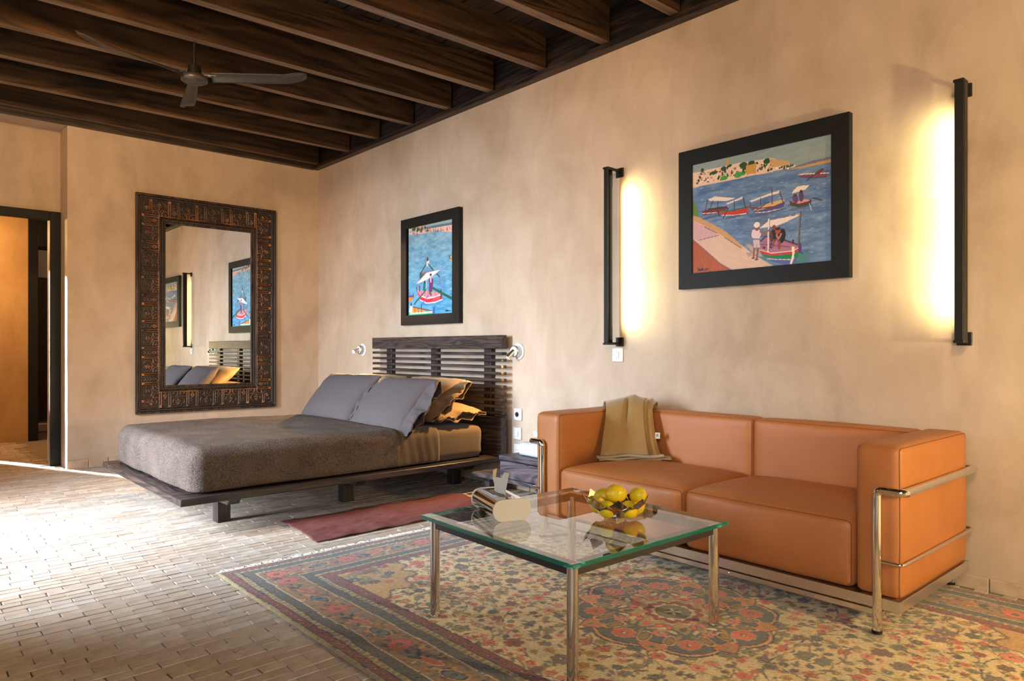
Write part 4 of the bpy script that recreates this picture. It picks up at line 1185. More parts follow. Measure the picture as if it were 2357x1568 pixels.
# chrome base
MT['basesteel'] = plain('satin_chrome', (.80, .76, .72, 1), .24, 1.0)
fr = MB()
z0, z1 = .092, .131
for a in ((-SW+.004, -.004, -.004, .004, z0, z1), (-.008, .0, .0, .72, z0, z1), (-SW, -SW+.008, .0, .72, z0, z1), (-SW, 0, .712, .720, z0, z1)):
    fr.box(*a, b=.001)
fr.box(-SW+.01, -.01, .0, .71, z1-.006, z1)
fr.build('base_frame', MT['basesteel'], sofa, smooth=0)
MB().box(-SW+.06, -.06, .002, .014, .064, .084, b=.001).build('lower_rail', MT['basesteel'], sofa, smooth=0)
for xx in (-.30, -.66, -1.13, -1.50): MB().lathe([(0, .002), (.004, .001), (.004, 0)], 8, Matrix.Translation((xx, .002, .074)) @ Matrix.Rotation(PI/2, 4, 'X')).build('screw', MT['chrome'], sofa)
for sg, xb in ((1, 0.0), (-1, -SW)):
    yf, yb_ = -.022, .742
    xo, xi = xb+sg*.018, xb-sg*.070
    pth = fillet([(xi, yf, 0.018), (xi, yf, .509), (xo, yf, .509), (xo, yb_, .509), (xi, yb_, .509), (xi, yb_, 0.018)], .020, 6)
    MB().tube(pth, .0152, 18).build('frame_tube', MT['chrome'], sofa)
    pth = fillet([(xi, yf+.004, .262), (xo-sg*.006, yf+.004, .262), (xo-sg*.006, yb_, .262), (xi, yb_, .262)], .018, 6)
    MB().tube(pth, .0062, 12).build('side_rod', MT['chrome'], sofa)
    for yy in (yf, yb_):
        MB().lathe([(0, 0), (.017, 0), (.017, .010), (0, .010)], 18, Matrix.Translation((xi, yy, .0125))).build('foot', MT['black'], sofa)

# ------------------------------------------------------------------ throw over the sofa back
MT['throw'] = fabric('ochre_wool', (.29, .175, .062, 1), (.385, .245, .095, 1), 260, .95, .5, .35, .002, 5)
def throw():
    O = Vector((4.33, -.40, .40))
    e = thing('throw_blanket', 'ochre wool throw draped over the corner of the sofa back and armrest', 'throw blanket', O)
    # left and right edge lines, from behind the sofa over the corner down to the seat
    Lp = [(4.035, -.20, .52), (4.060, -.22, .640), (4.10, -.255, .684), (4.17, -.32, .690), (4.235, -.395, .688), (4.272, -.435, .664), (4.288, -.468, .58), (4.305, -.51, .48), (4.325, -.545, .425)]
    Rp = [(4.34, -.062, .52), (4.345, -.066, .640), (4.36, -.085, .690), (4.395, -.14, .698), (4.43, -.215, .690), (4.452, -.262, .664), (4.475, -.280, .58), (4.505, -.292, .48), (4.535, -.300, .425)]
    def spl(P, n=54):
        P = np.array(P); t = np.linspace(0, len(P)-1, n); out = np.stack([np.interp(t, range(len(P)), P[:, k]) for k in range(3)], -1)
        for _ in range(3): out[1:-1] = (out[:-2]+2*out[1:-1]+out[2:])/4
        return out
    Ls, Rs = spl(Lp), spl(Rp)
    nrm = np.array((.68, -.73, .0))
    def layer(u0, u1, off, seed, deep):
        n = 46; out = np.zeros((54, n, 3))
        for i, w in enumerate(np.linspace(0, 1, n)):
            u = u0+(u1-u0)*w
            P = Ls*(1-u)+Rs*u
            t = np.linspace(0, 1, 54); fr = np.clip((t-.55)/.45, 0, 1)
            corner = .030*math.sin(min(max(u, 0), 1)*PI)*(1-np.abs(t-.45)*1.6)
            fold = deep*np.exp(-((w-.58+.10*fr)/.07)**2)*np.sin(np.clip((t-.28)/.6, 0, 1)*PI)
            P = P+nrm*(off+.010*np.sin(w*8+seed)*fr-fold)[:, None]
            P[:, 2] += corner+off*.6+.012*np.exp(-((w-.68)/.1)**2)*np.exp(-((t-.38)/.14)**2)
            out[:, i] = P-np.array(O)
        return out
    for a in (layer(0.0, .80, .012, 0, .030), layer(.70, 1.0, .003, 2, .004)):
        o = link_mesh('cloth', grid_mesh('cloth', a), MT['throw'], e)
        m_ = o.modifiers.new('thickness', 'SOLIDIFY'); m_.thickness = .007; m_.offset = 0
    d = np.array((.680, .730)); q = np.array((.73, -.68))
    for k, (s0, s1, zz) in enumerate(((.0, .33, .408), (-.01, .385, .417), (.01, .35, .426))):
        P = np.zeros((10, 40, 3))
        for j, v in enumerate(np.linspace(0, 1, 10)):
            for i, u in enumerate(np.linspace(0, 1, 40)):
                xy = np.array((4.315, -.548))+d*(s0+(s1-s0)*u)+q*(.055*(1-v)-.02+.006*math.sin(u*7+k))
                P[j, i] = (xy[0]-O.x, xy[1]-O.y, zz+.004*math.sin(u*9+k*2)*(1-v)+.006*v-O.z)
        o = link_mesh('folded_hem', grid_mesh('folded_hem', P), MT['throw'], e)
        m_ = o.modifiers.new('thickness', 'SOLIDIFY'); m_.thickness = .007; m_.offset = 0
    MT['label'] = plain('woven_label', (.72, .64, .50, 1), .8)
    Ml = Matrix.Translation((4.495-O.x, -.292-O.y, .515-O.z)) @ Matrix.Rotation(math.radians(20), 4, 'Z')
    MB().box(0, .026, -.0015, .0015, 0, .032, M=Ml).build('care_label', MT['label'], e, smooth=0)
    for (a0, a1, b0, b1) in ((.005, .007, .006, .026), (.010, .020, .022, .025), (.010, .012, .008, .025), (.010, .020, .014, .017), (.017, .020, .006, .011)):
        MB().box(a0, a1, -.0022, -.0016, b0, b1, M=Ml).build('label_print', MT['black'], e, smooth=0)
    return e
throw()

# ================================================================== COFFEE TABLE
def thin_glass(name, tint):
    m, nt, b = new_mat(name); nt.nodes.remove(b)
    out = nt.nodes['Material Output']
    fr = nt.nodes.new('ShaderNodeFresnel'); fr.inputs['IOR'].default_value = 2.0
    tr = nt.nodes.new('ShaderNodeBsdfTransparent'); tr.inputs[0].default_value = tint
    gl = nt.nodes.new('ShaderNodeBsdfGlossy'); gl.inputs['Roughness'].default_value = .0
    mx = nt.nodes.new('ShaderNodeMixShader')
    mf = nt.nodes.new('ShaderNodeMath'); mf.operation = 'MULTIPLY'; mf.use_clamp = True; mf.inputs[1].default_value = 1.55
    LK(nt, fr.outputs[0], mf.inputs[0]); LK(nt, mf.outputs[0], mx.inputs[0]); LK(nt, tr.outputs[0], mx.inputs[1]); LK(nt, gl.outputs[0], mx.inputs[2])
    LK(nt, mx.outputs[0], out.inputs['Surface']); return m
MT['glass'] = thin_glass('clear_table_glass', (.95, .975, .96, 1))
m, nt, b = new_mat('glass_underside'); nt.nodes.remove(b)
tb = nt.nodes.new('ShaderNodeBsdfTransparent'); tb.inputs[0].default_value = (.97, .985, .975, 1)
LK(nt, tb.outputs[0], nt.nodes['Material Output'].inputs['Surface']); MT['glassbottom'] = m
m, nt, b = new_mat('green_glass_edge')
b.inputs['Base Color'].default_value = (.04, .52, .36, 1); b.inputs['Roughness'].default_value = .06
b.inputs['Transmission Weight'].default_value = .75; b.inputs['IOR'].default_value = 1.45
MT['glassedge'] = m
TBL = (5.045, -1.537); TR = math.radians(-1.8)
tbl = thing('coffee_table', 'square glass coffee table with chrome legs on the patterned rug', 'table', (TBL[0], TBL[1], .013), TR)
TH = .372; S2 = .394
g = MB(); 
g.box(-S2, S2, -S2, S2, TH-.0145, TH)
g.mi = [1, 1, 1, 1, 2, 0]
g.build('glass_top', [MT['glass'], MT['glassedge'], MT['glassbottom']], tbl, smooth=0)
LG = .357
for i in (-1, 1):
    for j in (-1, 1):
        lg = MB().tube([(i*LG, j*LG, 0.006), (i*LG, j*LG, TH-.016)], .0178, 22).build('leg', MT['chrome'], tbl)
        MB().lathe([(0, 0), (.019, 0), (.019, .006), (0, .006)], 20, Matrix.Translation((i*LG, j*LG, 0))).build('foot', MT['steel'], lg)
MT['apron'] = plain('dark_apron', (.022, .018, .017, 1), .45)
za, zb = TH-.0150-.031, TH-.0155
for s in (-1, 1):
    MB().box(-LG+.016, LG-.016, s*(LG+.006)-.004, s*(LG+.006)+.004, za, zb, b=.001).build('apron', MT['apron'], tbl, smooth=0)
    MB().box(s*(LG+.006)-.004, s*(LG+.006)+.004, -LG+.016, LG-.016, za, zb, b=.001).build('apron', MT['apron'], tbl, smooth=0)
    MB().box(-LG+.016, LG-.016, s*(LG-.014)-.016, s*(LG-.014)+.016, zb-.005, zb-.001).build('flange', MT['apron'], tbl, smooth=0)
    MB().box(s*(LG-.014)-.016, s*(LG-.014)+.016, -LG+.05, LG-.05, zb-.005, zb-.001).build('flange', MT['apron'], tbl, smooth=0)

# ------------------------------------------------------------------ tissue box on the table
TT = .013+TH
tissue_box('mirror-steel tissue box with ivory ends on the glass table', (4.822, -1.690, TT+.0005), math.radians(160), .142, .076, .235, MT['mirrorsteel'], MT['ivory'], MT['slot'], MT['tissue'], .036)

# ------------------------------------------------------------------ bowl of lemons
bowl = thing('fruit_bowl', 'faceted mirror-steel bowl of square plates holding lemons on the glass table', 'bowl', (5.155, -1.425, TT+.0005))
base = MB()
n8 = 8
base.prism([(.040*math.cos(2*PI*k/n8), .040*math.sin(2*PI*k/n8)) for k in range(n8)], 0, .0025)
for k in range(n8):
    a = 2*PI*(k+.5)/n8; rr = .0375
    base.box(-.0155, .0155, -.001, .001, 0, .016, M=Matrix.Translation((rr*math.cos(a), rr*math.sin(a), 0)) @ Matrix.Rotation(a+PI/2, 4, 'Z'))
base.build('base_ring', MT['mirrorsteel'], bowl, smooth=0)
def petals(n, rad, z, size, tilt, off):
    for k in range(n):
        a = 2*PI*(k+off)/n
        # a square plate standing on its corner, leaning outwards
        Mx = Matrix.Translation((rad*math.cos(a), rad*math.sin(a), z)) @ Matrix.Rotation(a-PI/2, 4, 'Z') @ Matrix.Rotation(-tilt, 4, 'X') @ Matrix.Rotation(PI/4, 4, 'Y')
        MB().box(-size/2, size/2, -.0007, .0007, -size/2, size/2, M=Mx).build('petal', MT['mirrorsteel'], bowl, smooth=0)
petals(8, .056, .021, .046, math.radians(56), .0)
petals(8, .083, .040, .050, math.radians(48), .5)
petals(8, .104, .064, .044, math.radians(36), .0)
def lemon_mat():
    m, nt, b = new_mat('lemon_skin')
    v = coords(nt)
    n1 = noise(nt, v, 18, 3)
    oi = nt.nodes.new('ShaderNodeObjectInfo')
    r = ramp(nt, [(.34, (.60, .50, .02, 1)), (.48, (.85, .56, .010, 1)), (.8, (.88, .56, .012, 1))]); LK(nt, n1, r.inputs[0])
    LK(nt, r.outputs[0], b.inputs['Base Color']); b.inputs['Roughness'].default_value = .38
    vo = nt.nodes.new('ShaderNodeTexVoronoi'); vo.inputs['Scale'].default_value = 420; LK(nt, v, vo.inputs['Vector'])
    bump(nt, b, vo.outputs['Distance'], .25, .001); return m
MT['lemon'] = lemon_mat()
MT['stem'] = plain('lemon_stem', (.13, .10, .03, 1), .8)
lm = MB().lathe([(0, -.041), (.003, -.0405), (.007, -.038), (.014, -.034), (.0235, -.025), (.0295, -.011), (.031, .002), (.0285, .015), (.0215, .026), (.012, .0335), (.006, .037), (.0035, .040), (0, .041)], 28).mesh('lemon', 180)
lm.materials.append(MT['lemon'])
st = MB().lathe([(0, -.0425), (.003, -.042), (.0035, -.039), (.002, -.038)], 10).mesh('stem_end', 60); st.materials.append(MT['stem'])
lem = [((5.156, -1.423, .4745), (1.45, .2, -.25), 1.12, 'topmost lemon in the centre of the steel bowl'),
       ((5.205, -1.357, .465), (1.2, .6, .9), 1.0, 'upper lemon on the sofa side of the steel bowl'),
       ((5.091, -1.415, .452), (1.3, -.4, 2.2), 1.0, 'lemon at the back of the bowl on the bed side'),
       ((5.110, -1.468, .434), (.5, .5, .3), .95, 'lemon at the rim of the bowl facing the tissue box'),
       ((5.165, -1.484, .428), (1.5, .2, 1.2), 1.0, 'greenish lemon at the front of the steel bowl'),
       ((5.219, -1.428, .428), (.7, -.5, .6), .98, 'bright lemon at the front right of the steel bowl'),
       ((5.203, -1.368, .424), (1.2, 0, 2.5), .9, 'small lemon under the upper lemon on the sofa side')]
for p, r, s, lb in lem:
    e = thing('lemon', lb, 'lemon', p, 0, 'lemons in the steel bowl'); e.rotation_euler = r; e.scale = (s, s, s)
    link_mesh('rind', lm, None, e); link_mesh('stem_end', st, None, e)

# ================================================================== RUG
RX0, RX1, RY0, RY1 = 3.63, 6.85, -2.30, -.085
RC = ((RX0+RX1)/2, (RY0+RY1)/2); RHX, RHY = (RX1-RX0)/2, (RY1-RY0)/2
RES = .0045
def paint_rug():
    nx, ny = int(RHX/RES)+1, int(RHY/RES)+1
    # one quarter, origin at the rug centre; mirrored afterwards
    c = Canvas(0, RHX, 0, RHY, nx, ny)
    k = lambda r, g, b: np.array((r, g, b))/255
    CREAM, SAND, CORAL, RED, SLATE, TEAL = k(220, 198, 154), k(192, 160, 112), k(204, 110, 74), k(150, 66, 42), k(96, 90, 82), k(126, 122, 100)
    OLIVE, GOLD, BROWN, BLK, ROSE, MAUVE = k(150, 138, 92), k(186, 142, 74), k(124, 90, 66), k(44, 38, 40), k(216, 140, 116), k(132, 108, 98)
    r = random.Random(21)
    c.a[:] = CREAM
    DX = RHX-c.X; DY = RHY-c.Y; D = np.minimum(DX, DY)      # distance from the rug edge
    wob = (fbm(c.X*16, c.Y*16, 4)-.5)*.006
    def flower(x, y, R, n, pc, cc, ol=None, rot=0):
        if ol is not None:
            for q in range(n):
                a = rot+2*PI*q/n; c.ell(x+R*.58*math.cos(a), y+R*.58*math.sin(a), R*.50, R*.40, a, ol)
        for q in range(n):
            a = rot+2*PI*q/n; c.ell(x+R*.56*math.cos(a), y+R*.56*math.sin(a), R*.44, R*.33, a, pc)
        c.ell(x, y, R*.42, R*.42, 0, pc); c.ell(x, y, R*.27, R*.27, 0, BLK); c.ell(x, y, R*.16, R*.16, 0, cc)
    def leaf(x, y, ln, w, a, col_):
        c.ell(x, y, ln, w, a, col_)
    def vine(x, y, a, turn, n, step, cl, leaves=True):
        p = [(x, y)]
        for q in range(n):
            a += turn*(1+.5*math.sin(q*.7)); x += step*math.cos(a); y += step*math.sin(a); p.append((x, y))
            if leaves and q % 3 == 1:
                sd = 1 if q % 2 else -1
                leaf(x+.016*math.cos(a+sd*1.1), y+.016*math.sin(a+sd*1.1), .017, .007, a+sd*.8, r.choice([OLIVE, TEAL, SAND, BROWN, GOLD]))
        c.line(p, .0050, cl)
    # field: scrolling vines and scattered flowers
    for _ in range(70):
        vine(r.uniform(0, RHX), r.uniform(0, RHY), r.uniform(0, 6.3), r.choice([-1, 1])*r.uniform(.10, .26), r.randint(8, 22), .026, r.choice([OLIVE, BROWN, BLK]))
    for _ in range(1100):
        leaf(r.uniform(0, RHX), r.uniform(0, RHY), r.uniform(.008, .020), r.uniform(.004, .008), r.uniform(0, 6.3), r.choice([OLIVE, SAND, TEAL, BROWN, GOLD, MAUVE, ROSE]))
    pts = []
    for _ in range(3200):
        x, y = r.uniform(0, RHX-.3), r.uniform(0, RHY-.3)
        R = r.choice([.014, .016, .019, .022, .026, .034])
        if all((x-a)**2+(y-b)**2 > (R+q+.006)**2 for a, b, q in pts):
            pts.append((x, y, R))
            flower(x, y, R, r.choice([5, 6, 6, 8]), r.choice([CORAL, CORAL, ROSE, RED, TEAL, SLATE, GOLD, OLIVE, BROWN, MAUVE]), r.choice([CREAM, CORAL, GOLD, TEAL]), r.choice([BLK, BROWN, BROWN, RED, SAND]), r.uniform(0, 1))
    # corner pieces of the field
    ff = .378
    cxn, cyn = RHX-ff, RHY-ff
    cr = np.hypot((c.X-cxn)/1.25, c.Y-cyn); ca = np.arctan2(c.Y-cyn, c.X-cxn)
    rad = .30+.022*np.cos(ca*14)
    m_ = (cr < rad) & (D > ff); 
    c.a[m_ & (cr > rad-.012)] = BROWN
    m2 = m_ & (cr < rad-.012); c.a[m2] = k(198, 160, 104)
    for _ in range(26):
        a = r.uniform(PI, 1.5*PI); q = r.uniform(.04, .24)
        flower(cxn+1.2*q*math.cos(a), cyn+q*math.sin(a), r.uniform(.016, .032), 6, r.choice([CORAL, RED, TEAL, SLATE, OLIVE]), CREAM, None, r.uniform(0, 1))
    # medallion
    rr = np.hypot(c.X, c.Y); th = np.arctan2(c.Y, c.X)
    def ringmask(base, amp, n, ph=0): return rr < base+amp*np.abs(np.cos(n*th/2+ph))
    for (b0, am, n, ph, cl) in ((.335, .055, 8, 0, BLK), (.328, .052, 8, 0, k(214, 160, 110)), (.318, .050, 8, 0, BLK), (.313, .049, 8, 0, k(96, 90, 86))):
        c.a[ringmask(b0, am, n, ph)] = cl
    for q in range(8):
        a = 2*PI*(q+.0)/8
        flower(.290*math.cos(a), .290*math.sin(a), .042, 8, CORAL, CREAM, SAND, a)
        a2 = a+PI/8
        # orange wedge between two gold drops
        def pt(rd, an): return (rd*math.cos(an), rd*math.sin(an))
        c.poly([pt(.385, a2), pt(.335, a2-.16), pt(.285, a2-.13), pt(.300, a2), pt(.285, a2+.13), pt(.335, a2+.16)], BLK)
        c.poly([pt(.378, a2), pt(.333, a2-.145), pt(.290, a2-.118), pt(.306, a2), pt(.290, a2+.118), pt(.333, a2+.145)], k(206, 132, 86))
        flower(*pt(.335, a2), .024, 6, GOLD, TEAL, None, a2)
        for sg in (-1, 1):
            x, y = pt(.268, a2+sg*.155)
            for s, cl in ((1.45, k(220, 172, 124)), (1.15, BLK), (.92, k(158, 128, 56))): c.ell(x, y, .032*s, .0155*s, a2+sg*.05, cl)
        flower(*pt(.218, a2), .030, 6, ROSE, CREAM, None, a2); 
        for sg in (-1, 1): leaf(*pt(.235, a+sg*.12), .026, .009, a+sg*.5, r.choice([OLIVE, SAND, GOLD])); leaf(*pt(.19, a2+sg*.18), .022, .010, a2+sg*.9, r.choice([CREAM, SAND]))
    c.a[rr < .185+.02*np.cos(16*th)] = k(190, 158, 110)
    for q in range(16):
        a = 2*PI*q/16; c.ell(.165*math.cos(a), .165*math.sin(a), .024, .013, a+.5, (CORAL, OLIVE, SLATE, CREAM)[q % 4])
    for q in range(8):
        a = 2*PI*(q+.5)/8
        for s_ in (-.11, .11): c.ell(.152*math.cos(a+s_), .152*math.sin(a+s_), .024, .012, a+s_*5, BLK); c.ell(.152*math.cos(a+s_), .152*math.sin(a+s_), .020, .009, a+s_*5, k(226, 118, 88))
    c.a[rr < .112+.014*np.cos(12*th)] = CREAM; c.a[rr < .094+.020*np.abs(np.cos(6*th))] = RED
    c.a[rr < .080+.006*np.cos(12*th)] = CREAM; c.a[rr < .066] = BLK; c.a[rr < .062] = k(138, 130, 92)
    for q in range(8):
        a = 2*PI*q/8; c.ell(.020*math.cos(a), .020*math.sin(a), .014, .005, a, CREAM if q % 2 else BLK)
    # borders
    Dw = D+wob
    bands = [(.378, BLK), (.371, None)]
    m_ = D < .378
    c.a[m_] = k(156, 122, 84)                                   # main border ground
    def band(a, b, cl): c.a[(Dw >= a) & (Dw < b)] = cl
    for _ in range(620):                                       # main-border leaves
        s = r.uniform(0, RHX); q = r.uniform(.125, .250)
        for (x, y) in ((s, RHY-q),) if r.random() < .6 else ((RHX-q, r.uniform(0, RHY)),):
            leaf(x, y, r.uniform(.008, .018), .006, r.uniform(0, 6.3), r.choice([BROWN, BROWN, SAND, TEAL, RED, GOLD, SLATE, BLK]))
    def motif(x, y, a, t):
        ca, sa = math.cos(a), math.sin(a); P = lambda u, v: (x+u*ca-v*sa, y+u*sa+v*ca)
        if t == 0:
            flower(x, y, .044, 8, k(196, 104, 80), TEAL, k(140, 66, 50), a); leaf(*P(.062, .012), .016, .009, a+.4, BLK); leaf(*P(-.060, .014), .014, .007, a-.4, BLK)
        elif t == 1:
            for s, cl in ((1.0, k(200, 164, 116)), (.86, BLK), (.68, k(112, 116, 118))): c.ell(*P(0, 0), .060*s, .027*s, a+.25, cl)
            leaf(*P(.075, .018), .018, .008, a+.7, SAND); leaf(*P(.080, -.012), .018, .008, a-.4, RED); leaf(*P(-.072, 0), .018, .012, a, k(172, 84, 62)); flower(x, y, .013, 5, BLK, GOLD)
        else:
            leaf(*P(-.01, 0), .058, .018, a+.3, SAND); leaf(*P(-.014, -.002), .048, .013, a+.3, k(182, 90, 66)); leaf(*P(.04, .02), .024, .012, a+.6, BLK); leaf(*P(.05, -.006), .020, .008, a-.5, BLK)
    t = 0
    for s in np.arange(.0, RHX-.13, .145): motif(s, RHY-.186, 0, t % 3); t += 1
    for s in np.arange(.0, RHY-.13, .145): motif(RHX-.186, s, PI/2, t % 3); t += 1
    flower(RHX-.186, RHY-.186, .05, 8, CORAL, SLATE, BLK)
    GREY = k(94, 88, 78); RD = k(140, 62, 42); BG = k(190, 162, 112)
    for a, b, cl in ((.371, .378, BLK), (.333, .371, RD), (.326, .333, BLK), (.305, .326, BG), (.300, .305, BLK), (.259, .300, GREY), (.254, .259, k(214, 192, 150)),
                     (.114, .119, k(214, 192, 150)), (.077, .114, GREY), (.071, .077, BLK), (.050, .071, BG), (.044, .050, BLK), (.016, .044, RD), (.010, .016, BLK), (-1, .010, k(176, 158, 124))): band(a, b, cl)
    for dd, p_, a_, b_ in ((.352, .040, BLK, k(206, 160, 120)), (.280, .046, BLK, k(150, 130, 110)), (.096, .044, BLK, k(150, 130, 110)), (.030, .040, BLK, k(206, 150, 110)), (.315, .030, TEAL, None), (.060, .030, TEAL, None)):
        for s in np.arange(p_*.5, RHX-dd, p_):
            for (x, y) in ((s, RHY-dd),)+(((RHX-dd, s),) if s < RHY-dd else ()):
                for q in range(5):
                    an = 2*PI*q/5+.4; c.ell(x+.0065*math.cos(an), y+.0065*math.sin(an), .0065, .003, an, a_)
                if b_ is not None: c.ell(x, y, .0035, .0035, 0, b_)
    full = np.concatenate([c.a[:, :0:-1], c.a], 1); full = np.concatenate([full[:0:-1], full], 0)
    ny, nx = full.shape[:2]
    X, Y = np.meshgrid(np.linspace(RX0, RX1, nx), np.linspace(RY0, RY1, ny))
    # hand-knotted irregularity: sample with a small warp, abrash streaks, pile noise
    wi = ((fbm(X*5, Y*5, 41)-.5)*7).astype(int); wj = ((fbm(X*5+9, Y*5, 43)-.5)*7).astype(int)
    wi += ((fbm(X*70, Y*70, 45, 2)-.5)*3).astype(int); wj += ((fbm(X*70, Y*70+5, 46, 2)-.5)*3).astype(int)
    II = np.clip(np.arange(nx)[None, :]+wi, 0, nx-1); JJ = np.clip(np.arange(ny)[:, None]+wj, 0, ny-1)
    full = full[JJ, II]
    full = full*(1+.22*(fbm(X*2, Y*9, 47)-.5)+.22*(np.random.default_rng(3).random(X.shape)-.5))[..., None]
    lum = full.mean(2, keepdims=True); full = np.clip(lum+(full-lum)*1.08, 0, 1)**1.22*1.04
    full = np.clip(full, 0, 1)
    Cl = np.where(full <= .04045, full/12.92, ((full+.055)/1.055)**2.4)
    edge = np.minimum(np.minimum(X-RX0, RX1-X), np.minimum(Y-RY0, RY1-Y))
    lift = np.exp(-((X-5.0+(Y+1.1)*.5)/.05)**2)*.006*np.exp(-((Y+.95)/.5)**2)
    ex = np.exp(-edge/.12)
    dY = .012*(fbm(X*2.2, Y*0+1, 52)-.5)*ex; dX = .012*(fbm(Y*2.2, X*0+1, 53)-.5)*ex
    Z = .0105+.0035*(fbm(X*3, Y*3, 51)-.5)+lift+.0022*(np.random.default_rng(4).random(X.shape)-.5)
    Z = np.where(edge < .003, .0015, Z)
    return np.stack([X+dX, Y+dY, Z], -1), Cl
P, Cl = paint_rug()
MT['rug'] = attr_mat('wool_pile', .95, bump_s=.5, bump_scale=420, bump_d=.003, sheen=.35, spec=.15)
rug = thing('persian_rug', 'large floral patterned rug with a grey medallion under the glass table', 'rug')
link_mesh('pile', grid_mesh('pile', P, Cl), MT['rug'], rug)
MT['fringe'] = plain('cotton_fringe', (.66, .60, .50, 1), .95)
fm = MB(); rf = random.Random(9)
for xx, sg in ((RX0, -1), (RX1, 1)):
    yy = RY0+.01
    while yy < RY1-.01:
        ln = rf.uniform(.026, .055); dy = rf.uniform(-.02, .02); cz = rf.uniform(.003, .009)
        fm.tube([(xx-sg*.004, yy, .007), (xx+sg*ln*.4, yy+dy*.3, cz+.003), (xx+sg*ln*.75, yy+dy*.8, cz), (xx+sg*ln, yy+dy, .002)], [.0028, .0026, .0022, .0014], 5)
        yy += rf.uniform(.0045, .0075)
tag(fm.build('fringe', MT['fringe'], rug), kind='stuff')

# ================================================================== FLOOR CLOTH between bed and rug
MT['cloth'] = fabric('madder_cotton', (.155, .056, .050, 1), (.215, .082, .074, 1), 300, .95, .0, .15, .001, 4)
nx, ny = 60, 110
U, V = np.meshgrid(np.linspace(0, 1, nx), np.linspace(0, 1, ny))
q = [np.array(p) for p in ((2.905, -1.702), (3.445, -1.735), (3.42, -.50), (2.965, -.46))]
B = ((1-U)*(1-V))[..., None]*q[0]+(U*(1-V))[..., None]*q[1]+(U*V)[..., None]*q[2]+((1-U)*V)[..., None]*q[3]
edge = np.minimum(np.minimum(U, 1-U)*.5, np.minimum(V, 1-V)*1.2)
Bx = B[..., 0]+(fbm(V*6, U*0+2, 61)-.5)*.03; By = B[..., 1]+(fbm(U*5, V*0+3, 62)-.5)*.03
Zc = .004+.020*np.clip(fbm(B[..., 0]*9, B[..., 1]*4, 63)-.42, 0, 1)+.020*np.clip(fbm(B[..., 0]*26, B[..., 1]*9, 64)-.4, 0, 1)
o = link_mesh('floor_cloth', grid_mesh('floor_cloth', np.stack([Bx, By, Zc], -1)), MT['cloth'])
s = o.modifiers.new('thickness', 'SOLIDIFY'); s.thickness = .0025; s.offset = 1
tag(o, 'creased dark red cloth runner lying on the brick floor beside the bed', 'floor cloth')

# ================================================================== LAMPS out of view, floor lamp and ceiling spots added for warm fill
m, nt, b = new_mat('open_weave_linen'); nt.nodes.remove(b)
t_ = nt.nodes.new('ShaderNodeBsdfTransparent'); t_.inputs[0].default_value = (1, .93, .82, 1)
d_ = nt.nodes.new('ShaderNodeBsdfTranslucent'); d_.inputs[0].default_value = (.9, .78, .6, 1)
x_ = nt.nodes.new('ShaderNodeMixShader'); x_.inputs[0].default_value = .45
LK(nt, t_.outputs[0], x_.inputs[1]); LK(nt, d_.outputs[0], x_.inputs[2]); LK(nt, x_.outputs[0], nt.nodes['Material Output'].inputs['Surface'])
MT['shade'] = m
fl = thing('added_floor_lamp', 'unseen floor lamp with a linen shade added past the end of the sofa for warm light', 'lamp', (7.75, -.95, 0))
MB().lathe([(0, 0), (.15, 0), (.15, .015), (.02, .025), (0, .025)], 32).build('lamp_base', MT['blackmetal'], fl)
MB().tube([(0, 0, .02), (0, 0, .96)], .011, 12).build('pole', MT['blackmetal'], fl)
MB().lathe([(.20, .80), (.15, 1.10)], 36).build('lamp_shade', MT['shade'], fl).modifiers.new('t', 'SOLIDIFY').thickness = .003
fl.children[2].data.polygons
point_light('added_lamp_bulb', (7.75, -.95, .95), 470, (1.0, .93, .56), .06)
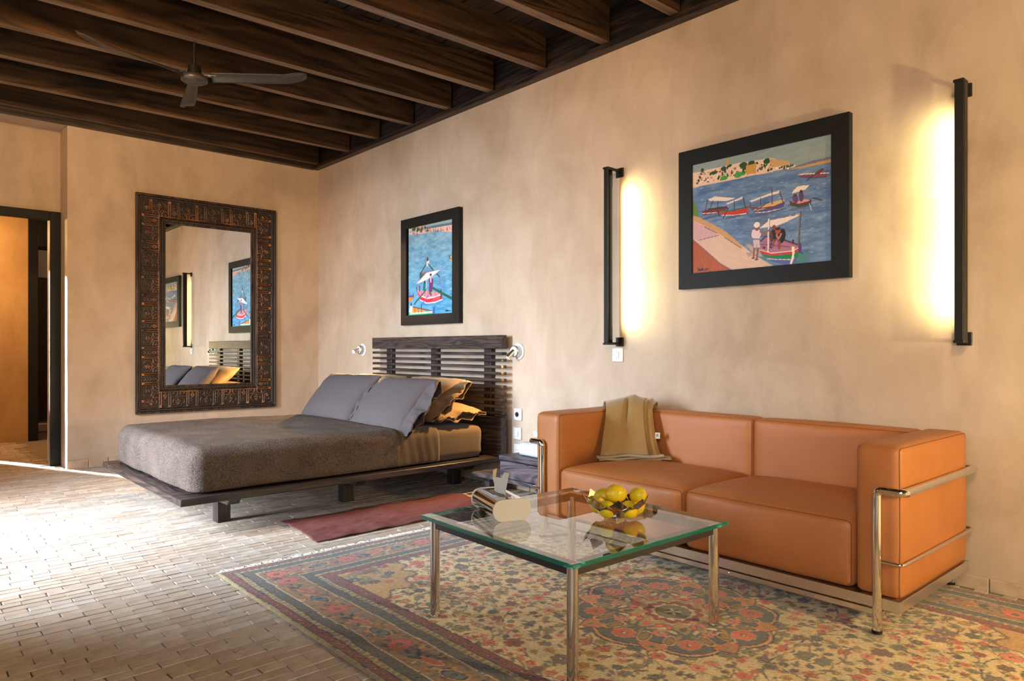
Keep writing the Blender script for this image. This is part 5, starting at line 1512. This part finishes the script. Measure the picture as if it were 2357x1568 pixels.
def fill_spot(label, loc, target, power, ang):  # unseen spotlights added to wash the walls with warm light
    e = thing('fill_spotlight', label, 'spotlight', loc, 0, 'unseen fill spotlights added behind the camera')
    MB().lathe([(0, .0), (.045, .0), (.045, -.02), (0, -.02)][::-1], 24).build('ceiling_plate', MT['blackmetal'], e)
    MB().tube([(0, 0, -.02), (0, 0, -.16)], .008, 10).build('stem', MT['blackmetal'], e)
    dv = (Vector(target)-(Vector(loc)+Vector((0, 0, -.18)))).normalized()
    Mx = Matrix.Translation((0, 0, -.18)) @ dv.to_track_quat('Z', 'Y').to_matrix().to_4x4()
    MB().lathe([(0, -.06), (.036, -.055), (.040, .05), (.036, .05), (.032, -.03), (0, -.032)], 24, Mx).build('lamp_head', MT['blackmetal'], e)
    spot_light('fill_spot_light', Vector(loc)+Vector((0, 0, -.18))+dv*.06, target, power, WARM, math.radians(ang), .9, .22)
fill_spot('added fill spotlight turned towards the mirror wall', (4.55, -4.3, 2.90), (0.0, -1.5, 1.95), 720, 50)
fill_spot('added fill spotlight turned towards the painting of the red boat', (5.15, -4.3, 2.90), (2.7, 0.0, 2.35), 310, 54)
fill_spot('added fill spotlight turned towards the harbour painting', (7.4, -4.3, 2.90), (5.4, 0.0, 1.85), 430, 54)
hp = thing('pendant_lamp', 'small brass pendant lamp hanging in the hall', 'lamp', (-1.75, -3.05, 2.2))
MB().tube([(0, 0, .1), (0, 0, .55)], .004, 8).build('cord', MT['black'], hp)
MT['brass'] = plain('brass', (.65, .42, .16, 1), .25, 1.0)
MB().lathe([(.02, .12), (.05, .09), (.09, .0)], 28).build('lamp_shade', MT['brass'], hp)
point_light('hall_bulb', (-1.75, -3.05, 2.17), 80, (1.0, .62, .26), .04)

# ================================================================== SHOWER beyond the hall
MT['darkglass'] = plain('dark_shower_glass', (.015, .018, .024, 1), .08)
sp = thing('shower_screen', 'dark glass shower screen glimpsed through the far doorway', 'shower screen', (-3.3, -2.02, 0))
MB().box(-.01, .01, -.14, .45, .12, 1.86).build('glass_panel', MT['darkglass'], sp, smooth=0)
MB().box(-.014, .014, -.155, -.14, .05, 1.88).build('edge_profile', MT['chrome'], sp, smooth=0)
MB().box(-.45, .02, -.16, .6, 0, .10, b=.01).build('tray', MT['white'], sp, smooth=0)
point_light('bath_bulb', (-3.0, -1.5, 2.4), 6, (1.0, .85, .7), .05)
